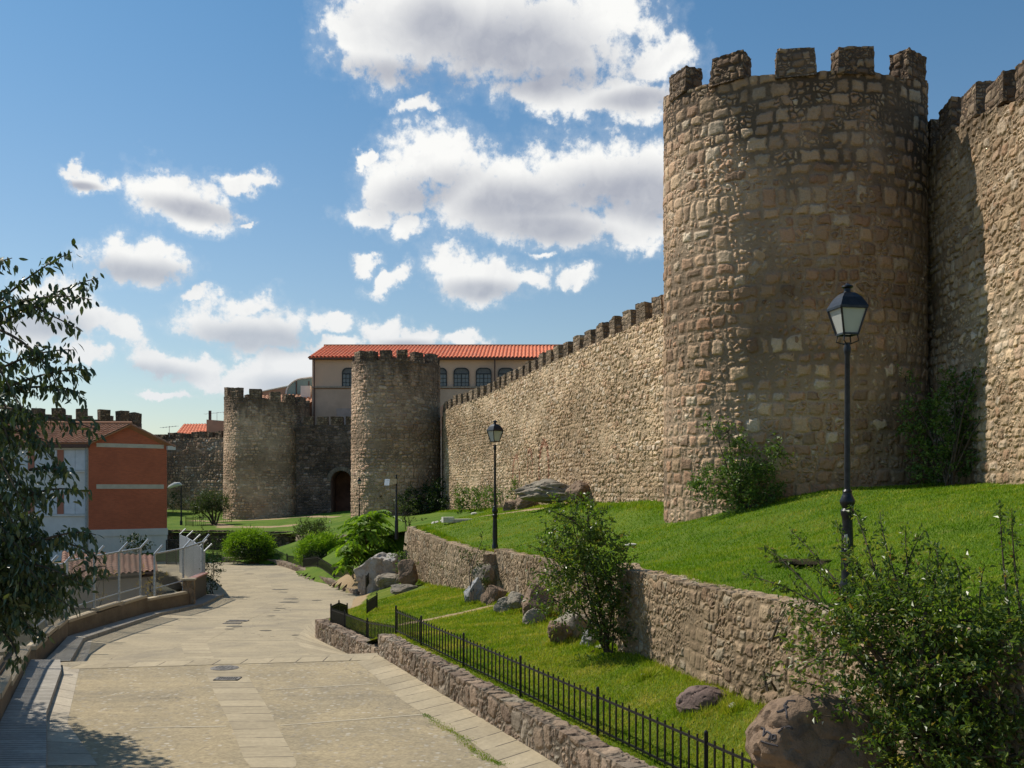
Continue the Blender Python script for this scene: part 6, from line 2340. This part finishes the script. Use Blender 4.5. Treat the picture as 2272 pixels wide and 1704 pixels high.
# climbers on the tower and in the wall angle
c1 = [bl(718, 485, 27.2, 24, 16), bl(740, 482, 27, 20, 20), bl(760, 490, 26.9, 18, 20), bl(742, 456, 27, 12, 12, .8), bl(765, 460, 26.8, 12, 16, .8), bl(780, 452, 26.7, 8, 12, .6), bl(728, 432, 27.2, 10, 5, .6), bl(712, 425, 27.3, 10, 4, .4), bl(745, 440, 27, 8, 8, .6),
      bl(752, 505, 26.8, 22, 8), bl(768, 496, 26.6, 10, 8, .6)]
shrub('wall_climber', (6.2, 27.1, -.8), c1, lf_ivy, 'green climbing shrub clinging to the left foot of the corner tower', 'climber', .10, .055, 300, .3, 21, stem_r=.02, per=10, up=.3)
c2 = [bl(960, 410, 25.5, 22, 34, 1, .5), bl(940, 430, 25.8, 26, 36, 1, .5), bl(920, 420, 26, 20, 26, .8, .5), bl(985, 405, 25, 18, 18, .7, .5), bl(955, 385, 25.5, 14, 12, .6, .5), bl(965, 450, 25.3, 20, 26, 1, .5), bl(935, 465, 25.6, 26, 16, 1, .5), bl(1000, 395, 24.8, 12, 8, .4, .5), bl(975, 370, 25, 8, 10, .4, .5), bl(905, 380, 26, 8, 8, .4, .5), bl(992, 440, 25, 8, 12, .4, .5)]
shrub('wall_climber', (11.0, 25.2, 0.1), c2, lf_ivy, 'dark climbing shrub in the shaded angle right of the corner tower', 'climber', .10, .055, 300, .3, 22, stem_r=.025, per=10, up=.2)
# shrubs along the sunlit wall and tower
shrub('wall_shrub', (-2.3, 60, -1.4), [bl(470, 498, 60, 16, 12), bl(485, 500, 59, 16, 11), bl(465, 505, 60, 10, 8), bl(497, 502, 57, 9, 9)], lf_ivy, 'light green shrub at the wall foot behind the middle lamp', 'shrub', .16, .08, 70, .35, 31, per=9)
shrub('wall_shrub', (0.1, 52, -1), [bl(520, 489, 53, 9, 8), bl(528, 492, 52, 7, 7), bl(510, 492, 53, 7, 5, .6)], lf_ivy, 'small light green shrub above the brown outcrop rocks', 'shrub', .15, .08, 80, .3, 32, per=9)
shrub('wall_shrub', (-5.6, 73, -1.7), [bl(425, 500, 73, 18, 16), bl(443, 497, 72, 15, 20), bl(410, 503, 73, 12, 12), bl(452, 505, 71, 10, 10)], lf_dark, 'dark shaded shrub between the wall tower and the sunlit wall', 'shrub', .2, .1, 70, .4, 33, per=9)
shrub('wall_shrub', (-9.8, 74.5, -1.9), [bl(380, 503, 75, 10, 12), bl(394, 506, 75, 9, 9, .6)], lf_dark, 'low dark shrub under the wall tower beside the floodlight pole', 'shrub', .2, .1, 50, .4, 34, per=9)
shrub('grey_shrub', (-5.0, 48, -1.9), [bl(407, 515, 48, 9, 13, .9), bl(404, 505, 48, 5, 8, .6), bl(412, 520, 48, 6, 7, .6), bl(396, 512, 48.4, 4, 6, .4)], lf_olive, 'upright grey green shrub right of the floodlight pole', 'shrub', .14, .05, 60, .4, 35, per=9, up=.8)
# climbers hanging on the older retaining wall
shrub('wall_plant', P(472, 600, 31), [bl(472, 560, 32.4, 9, 14, .7), bl(476, 580, 31.8, 8, 12, .6), bl(480, 545, 32.8, 5, 8, .4)], lf_olive, 'tall wild plant growing up the wall left of the middle lamp', 'plant', .11, .05, 110, .3, 41, per=8, up=.5)
shrub('wall_plant', P(405, 585, 43), [bl(404, 565, 43.4, 9, 11, .7), bl(398, 556, 44, 8, 8, .5), bl(412, 570, 42.6, 7, 7, .6)], lf_ivy, 'green weeds between the pale rock and the far wall', 'plant', .12, .06, 90, .3, 42, per=8)
shrub('wall_plant', P(440, 575, 40), [bl(437, 566, 40, 10, 5, .5), bl(452, 568, 38.5, 9, 5, .5)], lf_olive, 'thin straggly weeds on the far retaining wall face', 'plant', .1, .04, 60, .3, 43, per=8)
shrub('wall_plant', P(775, 640, 12.6), [bl(772, 622, 12.5, 12, 10, .6), bl(780, 645, 12.3, 10, 14, .35)], lf_olive, 'pale grassy tuft sprouting from the near retaining wall', 'plant', .06, .014, 300, .16, 44, per=10, up=.6)
shrub('wall_plant', P(770, 690, 12.2), [bl(775, 676, 12.1, 14, 8, .4), bl(762, 688, 12.3, 9, 6, .3)], lf_olive, 'straggly weeds low on the near retaining wall', 'plant', .05, .016, 260, .16, 45, per=10, up=.6)
shrub('ground_weed', P(590, 652, 18.4), [bl(585, 655, 18.6, 14, 4, .5), bl(600, 660, 18.2, 10, 4, .5)], lf_ivy, 'low weeds in the grass at the leaning bush foot', 'weeds', .06, .03, 240, .12, 46, per=8, stems=False)


# ailanthus: whorls of long pinnate fronds
def frond_plant(name, base, heads, mat, label, fl=.95, leafL=.17, leafW=.05, seed=1):
    r = np.random.default_rng(seed)
    e = empty(name, base, label, 'tree')
    Pn, An, Nn = [], [], []
    mb = MB()
    for (h, nf, spread) in heads:
        h = Vector(h)
        mb.tube([Vector(base), Vector(base).lerp(h, .5) + Vector((.05, .05, 0)), h], [.05, .04, .025], 6)
        for k in range(nf):
            az = 2 * math.pi * k / nf + r.uniform(-.3, .3)
            el = r.uniform(-.1, 1.1)
            d = Vector((math.cos(az) * math.cos(el), math.sin(az) * math.cos(el), math.sin(el)))
            L = fl * r.uniform(.7, 1.15) * spread
            pts = [h + d * L * t + Vector((0, 0, -L * .55 * t * t)) for t in np.linspace(0, 1, 7)]
            mb.tube(pts, [.009 - .001 * i for i in range(7)], 4)
            for i in range(26):
                t = .15 + .85 * i / 26
                j = min(5, int(t * 6))
                p = pts[j].lerp(pts[j + 1], t * 6 - j)
                dd_ = (pts[j + 1] - pts[j]).normalized()
                sd = dd_.cross(Vector((0, 0, 1))).normalized()
                for s in (-1, 1):
                    Pn.append(p)
                    An.append(sd * s * .8 + dd_ * .35 + Vector((0, 0, r.uniform(-.35, .1))))
                    Nn.append(Vector((r.normal() * .2, r.normal() * .2, 1)))
    n = len(Pn)
    V, T = leaf_mesh(np.array(Pn), np.array(An), np.array(Nn), leafL * r.uniform(.8, 1.1, n), np.full(n, leafW), False, .25)
    link('crown', mesh_np('crown', V, [T]), mat, e)
    mb.build('trunk', m_wood, e)


bA = P(366, 572, 48.5)
heads = [(P(371, 518, 48.4), 18, 1.15), (P(365, 530, 47.8), 18, 1.2), (P(352, 545, 47.4), 16, 1.1), (P(360, 540, 48.2), 13, 1.0), (P(382, 536, 48.8), 12, .9), (P(352, 556, 48), 11, .8), (P(368, 555, 48), 12, .9), (P(385, 548, 48.8), 9, .7), (P(345, 566, 47.6), 8, .6), (P(376, 564, 48), 8, .7)]
frond_plant('ailanthus_sapling', (bA.x, bA.y, -4.3), heads, lf_lime, 'bright green young tree with fern like fronds behind the pale rock', 1.25, .27, .085, 4)

# clipped round shrubs in the garden
shrub('round_shrub', (-17.6, 68.5, -4.8), [bl(249, 546, 68.5, 22, 13), bl(237, 549, 68.5, 12, 12), bl(262, 548, 68.8, 12, 12), bl(249, 540, 68.6, 16, 8)], lf_lime, 'round bright green broom shrub, darker below, left in the garden', 'shrub', .28, .035, 190, .32, 51, stems=False, per=10, up=.9, shell=.6)
shrub('round_shrub', (-11.8, 62, -4.4), [bl(318, 551, 62, 18, 12), bl(308, 552, 62, 12, 11), bl(331, 549, 62, 13, 12), bl(320, 545, 62, 14, 7)], lf_lime, 'round yellowish green broom shrub beside the bright young tree', 'shrub', .28, .035, 190, .32, 52, stems=False, per=10, up=.9, shell=.6)
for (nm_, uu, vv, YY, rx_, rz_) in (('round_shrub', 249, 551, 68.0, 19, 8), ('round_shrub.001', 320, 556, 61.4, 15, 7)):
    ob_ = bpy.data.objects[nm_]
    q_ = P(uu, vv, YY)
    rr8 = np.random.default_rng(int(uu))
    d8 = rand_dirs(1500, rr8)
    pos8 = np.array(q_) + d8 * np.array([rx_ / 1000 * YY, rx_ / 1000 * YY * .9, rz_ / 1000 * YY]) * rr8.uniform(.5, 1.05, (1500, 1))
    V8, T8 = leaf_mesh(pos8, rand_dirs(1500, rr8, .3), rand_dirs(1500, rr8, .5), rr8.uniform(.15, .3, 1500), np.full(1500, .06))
    link('inner_foliage', mesh_np('inner_foliage', V8, [T8]), lf_dark, ob_)  # dark lower leaves, underside shade put into their colour
shrub('spiky_shrub', (-13.5, 67.5, -3.9), [bl(310, 533, 67, 14, 9), bl(322, 530, 66.5, 9, 7), bl(303, 536, 67, 8, 7)], lf_olive, 'dark spiky shrub behind the yellowish round shrub', 'shrub', .3, .04, 90, .4, 53, per=9, up=1.0)
shrub('wall_plant', (-23.5, 78, -4.6), [bl(205, 540, 78, 12, 8, .5), bl(222, 538, 78, 8, 9, .5), bl(190, 536, 79, 10, 6, .4)], lf_olive, 'thin creepers on the dark mossy retaining wall', 'plant', .2, .08, 40, .4, 54, per=8)
shrub('fence_bush', (-13.9, 46.4, -5), [bl(212, 570, 46.5, 8, 14), bl(210, 588, 46.2, 7, 11), bl(213, 553, 46.8, 7, 8, .8)], lf_dark, 'dark bush spilling over the end of the wire fence', 'bush', .10, .05, 260, .3, 55, per=9)
shrub('yard_weed', (-15.5, 37, -5), [bl(97, 590, 36.8, 9, 16, .5), bl(103, 575, 37, 6, 10, .4)], lf_straw, 'yellow dry weeds behind the wire fence', 'weeds', .14, .03, 70, .35, 56, per=8, up=.8)
shrub('yard_weed', (-14.9, 42, -4.8), [bl(150, 590, 41.5, 9, 12, .5), bl(160, 585, 41.8, 6, 8, .4), bl(147, 578, 41.6, 5, 8, .4)], lf_straw, 'golden dry weeds leaning on the far kerbside wall', 'weeds', .14, .03, 90, .3, 57, per=8, up=.8)
shrub('house_bush', P(136, 553, 66), [bl(136, 545, 66, 8, 9), bl(143, 548, 66, 6, 7), bl(131, 541, 66, 5, 4, .7)], lf_dark, 'dark shrub against the white house plinth', 'bush', .22, .1, 60, .4, 58, per=8)
# small round tree beyond the garden wall
tb = P(214, 527, 87)
shrub('round_tree', tb, [bl(206, 507, 87, 15, 9), bl(217, 503, 87, 13, 8), bl(210, 500, 87, 11, 7), bl(202, 512, 87, 7, 5), bl(222, 509, 87, 6, 6)], lf_olive, 'small round tree with a slanting trunk at the squat tower foot', 'tree', .22, .06, 75, .45, 61, stem_r=.09, per=10, foliage_name='crown', stem_name='trunk', up=.6)
shrub('far_bush', P(172, 513, 112), [bl(172, 503, 112, 9, 8, .8), bl(180, 500, 112, 6, 6, .7)], lf_olive, 'pale bush at the foot of the flecked wall', 'bush', .3, .12, 20, .5, 62, per=9)

# big tree on the left: trunk off the frame, limbs drooping into view
tt = empty('left_tree', (-9.8, 11.5, -5.4), 'big shade tree with drooping leafy branches at the left edge', 'tree')
mb = MB()
mb.tube([(-9.8, 11.5, -5.6), (-9.7, 11.6, -2), (-9.3, 11.4, 1.2), (-8.6, 11.0, 3.6)], [.3, .25, .2, .12], 10)
limbs = [[(-9.5, 11.5, -.5), (-7.4, 10, 1.2), (-5.4, 8.4, 1.5), (-4.0, 7.5, 1.25)], [(-9.6, 11.5, -1.2), (-7.2, 9.8, -.1), (-5.2, 8.2, .2), (-4.0, 7.6, -.1)],
         [(-9.7, 11.6, -2), (-7.4, 9.8, -1.3), (-5.2, 8.2, -.9), (-4.2, 7.6, -1.2)], [(-9.2, 11.4, 1.3), (-7.5, 10.2, 3.0), (-6.2, 9, 3.6)], [(-9.3, 11.4, 1), (-10, 14, 2.5), (-10.2, 17, 3.2)], [(-9.4, 11.4, .5), (-11.5, 13.5, 2.2), (-12, 16, 2.8)],
         [(-9.5, 11.5, 0), (-9.6, 14, 1.0), (-9.5, 17.5, 1.4)]]
for l in limbs:
    mb.tube([Vector(p) for p in l], [.11 - .085 * i / (len(l) - 1) for i in range(len(l))], 7)
mb.build('trunk', m_wood, tt)
T_ = []
# (start px, tip px, Y)
for (u0, v0, u1, v1, Y0, Y1) in [
        (-30, 330, 72, 252, 7.6, 7.2), (-30, 345, 98, 278, 7.5, 7.1), (-20, 320, 92, 300, 7.5, 7.0), (-30, 300, 12, 258, 7.4, 7.0), (20, 300, 80, 330, 7.3, 7.0), (-20, 380, 74, 350, 7.5, 7.0), (-20, 400, 90, 370, 7.4, 6.9), (0, 330, 60, 395, 7.4, 7.0), (10, 390, 84, 395, 7.3, 7.0),
        (-20, 410, 40, 420, 7.4, 7.0), (-30, 430, 55, 445, 7.5, 7.1), (-30, 425, 98, 430, 7.5, 6.9), (0, 400, 62, 470, 7.5, 7.1), (-20, 470, 45, 500, 7.5, 7.0), (-20, 540, 100, 560, 7.4, 6.9), (-20, 560, 88, 590, 7.4, 6.9), (-20, 600, 45, 640, 7.4, 7.0), (-30, 610, 18, 668, 7.3, 7.0), (-30, 590, 30, 628, 7.3, 7.0), (-20, 580, 75, 610, 7.4, 6.9), (-10, 560, 60, 600, 7.5, 7.1), (-20, 500, 30, 560, 7.4, 7.0), (-20, 460, 20, 540, 7.4, 7), (-10, 350, 30, 420, 7.4, 7.0), (-20, 380, 15, 470, 7.4, 7.1), (-20, 430, 30, 520, 7.3, 6.9), (-20, 520, 45, 590, 7.3, 6.9), (-20, 300, 5, 290, 7.2, 7),
        (30, 470, 72, 476, 7.2, 6.9), (20, 500, 84, 492, 7.2, 6.8), (30, 545, 96, 535, 7.2, 6.8), (30, 600, 106, 566, 7.2, 6.8)]:
    T_.append((P(u0, v0, Y0), P(u1, v1, Y1)))
sprays(None, None, T_, lf_tree, None, .070, .026, 112, 71, hang=1.1, parent=tt, near=True, arch=.12)
# inner mass and the off-frame rest of the crown that shades the road
r = np.random.default_rng(8)
Pn, An, Nn = [], [], []


def mass(c, rad, n):
    d = rand_dirs(n, r)
    Pn.append(np.array(c) + d * np.array(rad) * (r.uniform(0, 1, (n, 1)) ** .45))
    An.append(nrm(r.normal(size=(n, 3)) * .6 + np.array([0, 0, -1.0])))
    Nn.append(rand_dirs(n, r, .3))


for (u, v, Y, ru, rv, n) in [(5, 440, 7.6, 30, 40, 300), (10, 500, 7.5, 34, 45, 420), (8, 555, 7.4, 36, 50, 1300), (0, 600, 7.4, 36, 40, 700), (38, 590, 7.3, 28, 32, 380), (0, 380, 7.6, 22, 40, 160)]:
    c = P(u, v, Y)
    mass(c, (ru / 1000 * Y, .45, rv / 1000 * Y), n)
res = leaf_mesh(np.concatenate(Pn), np.concatenate(An), np.concatenate(Nn), r.uniform(.05, .085, sum(map(len, Pn))), r.uniform(.021, .033, sum(map(len, Pn))), True, .25)
link('crown', mesh_np('crown', res[0], list(res[1:])), lf_tree, tt)
Pn, An, Nn = [], [], []
for c, rad, n in [((-10.8, 16.4, 1.2), (2.2, 1.7, 1.1), 6000), ((-10.4, 17.4, .4), (1.4, 1.1, .9), 3000), ((-12, 17.5, 1.4), (1.6, 2.2, 1.2), 2600), ((-13.4, 18.4, 1.9), (2, 2.5, 1.2), 5000), ((-12.2, 14.8, 2.4), (1.8, 2.0, 1.2), 4000), ((-10.9, 14.5, 1.6), (1.6, 1.5, 1.2), 2200), ((-8.8, 11, 3.8), (2.2, 2, 1.2), 1500), ((-7.0, 9.4, 3.6), (1.2, 1.2, .6), 500), ((-9.6, 16.6, .2), (.9, .8, .6), 700),
                  ((-8.2, 13.5, 0.2), (.5, 1.5, .5), 300), ((-11, 12, -1.5), (1.5, 1.5, 1.5), 600), ((-8.2, 10.5, -3.0), (.8, 1.2, .9), 600), ((-9.5, 14.5, -3.2), (.7, 1.2, .7), 350)]:
    mass(c, rad, n)
nn_ = sum(map(len, Pn))
res = leaf_mesh(np.concatenate(Pn), np.concatenate(An), np.concatenate(Nn), r.uniform(.12, .19, nn_), r.uniform(.06, .085, nn_), False, .25)
link('rear_crown', mesh_np('rear_crown', res[0], list(res[1:])), lf_tree, tt)

# grass blades on the lawns
TUF = []
for o in bpy.data.objects:
    if o.name.split('.')[0] in ('rock', 'boulder') and o.location.y < 36:
        sz = max(o.dimensions.x, o.dimensions.y) * .5
        for k in range(26):
            a = random.uniform(0, 2 * math.pi)
            TUF.append((o.location.x + math.cos(a) * sz * .95, o.location.y + math.sin(a) * sz * .95, .06))
for pth in (D_TOP, E_TOP):
    full, _t = resample(pth, .25)
    TUF += [(x - .04, y - .02, .06) for x, y in full[:, :2]]
for t in np.arange(-.3, 16, .2):
    p = Aline(t, .45)
    TUF.append((p[0], p[1], .05))
blades('lower_grass', [(p[0], p[1]) for p in low_poly], LOW, 130000, .055, lambda y: .006 + .0007 * y, 'short mown grass on the lower bank', low_segs, 40, .035, 1.2, m_blade_dry, TUF)
blades("upper_grass", [(p[0], p[1]) for p in up_poly], UP, 185000, .05, lambda y: .006 + .0007 * y, 'short mown grass on the upper lawn', up_segs, 55, .05, 1.4, None, [(x + .42, y, .07) for x, y in resample(D_TOP, .25)[0][:, :2]] + [(x + .46, y, .07) for x, y in resample(E_TOP, .25)[0][:, :2]] + [(x - .5, y, .2) for x, y in resample(LW, .4)[0][:, :2]])
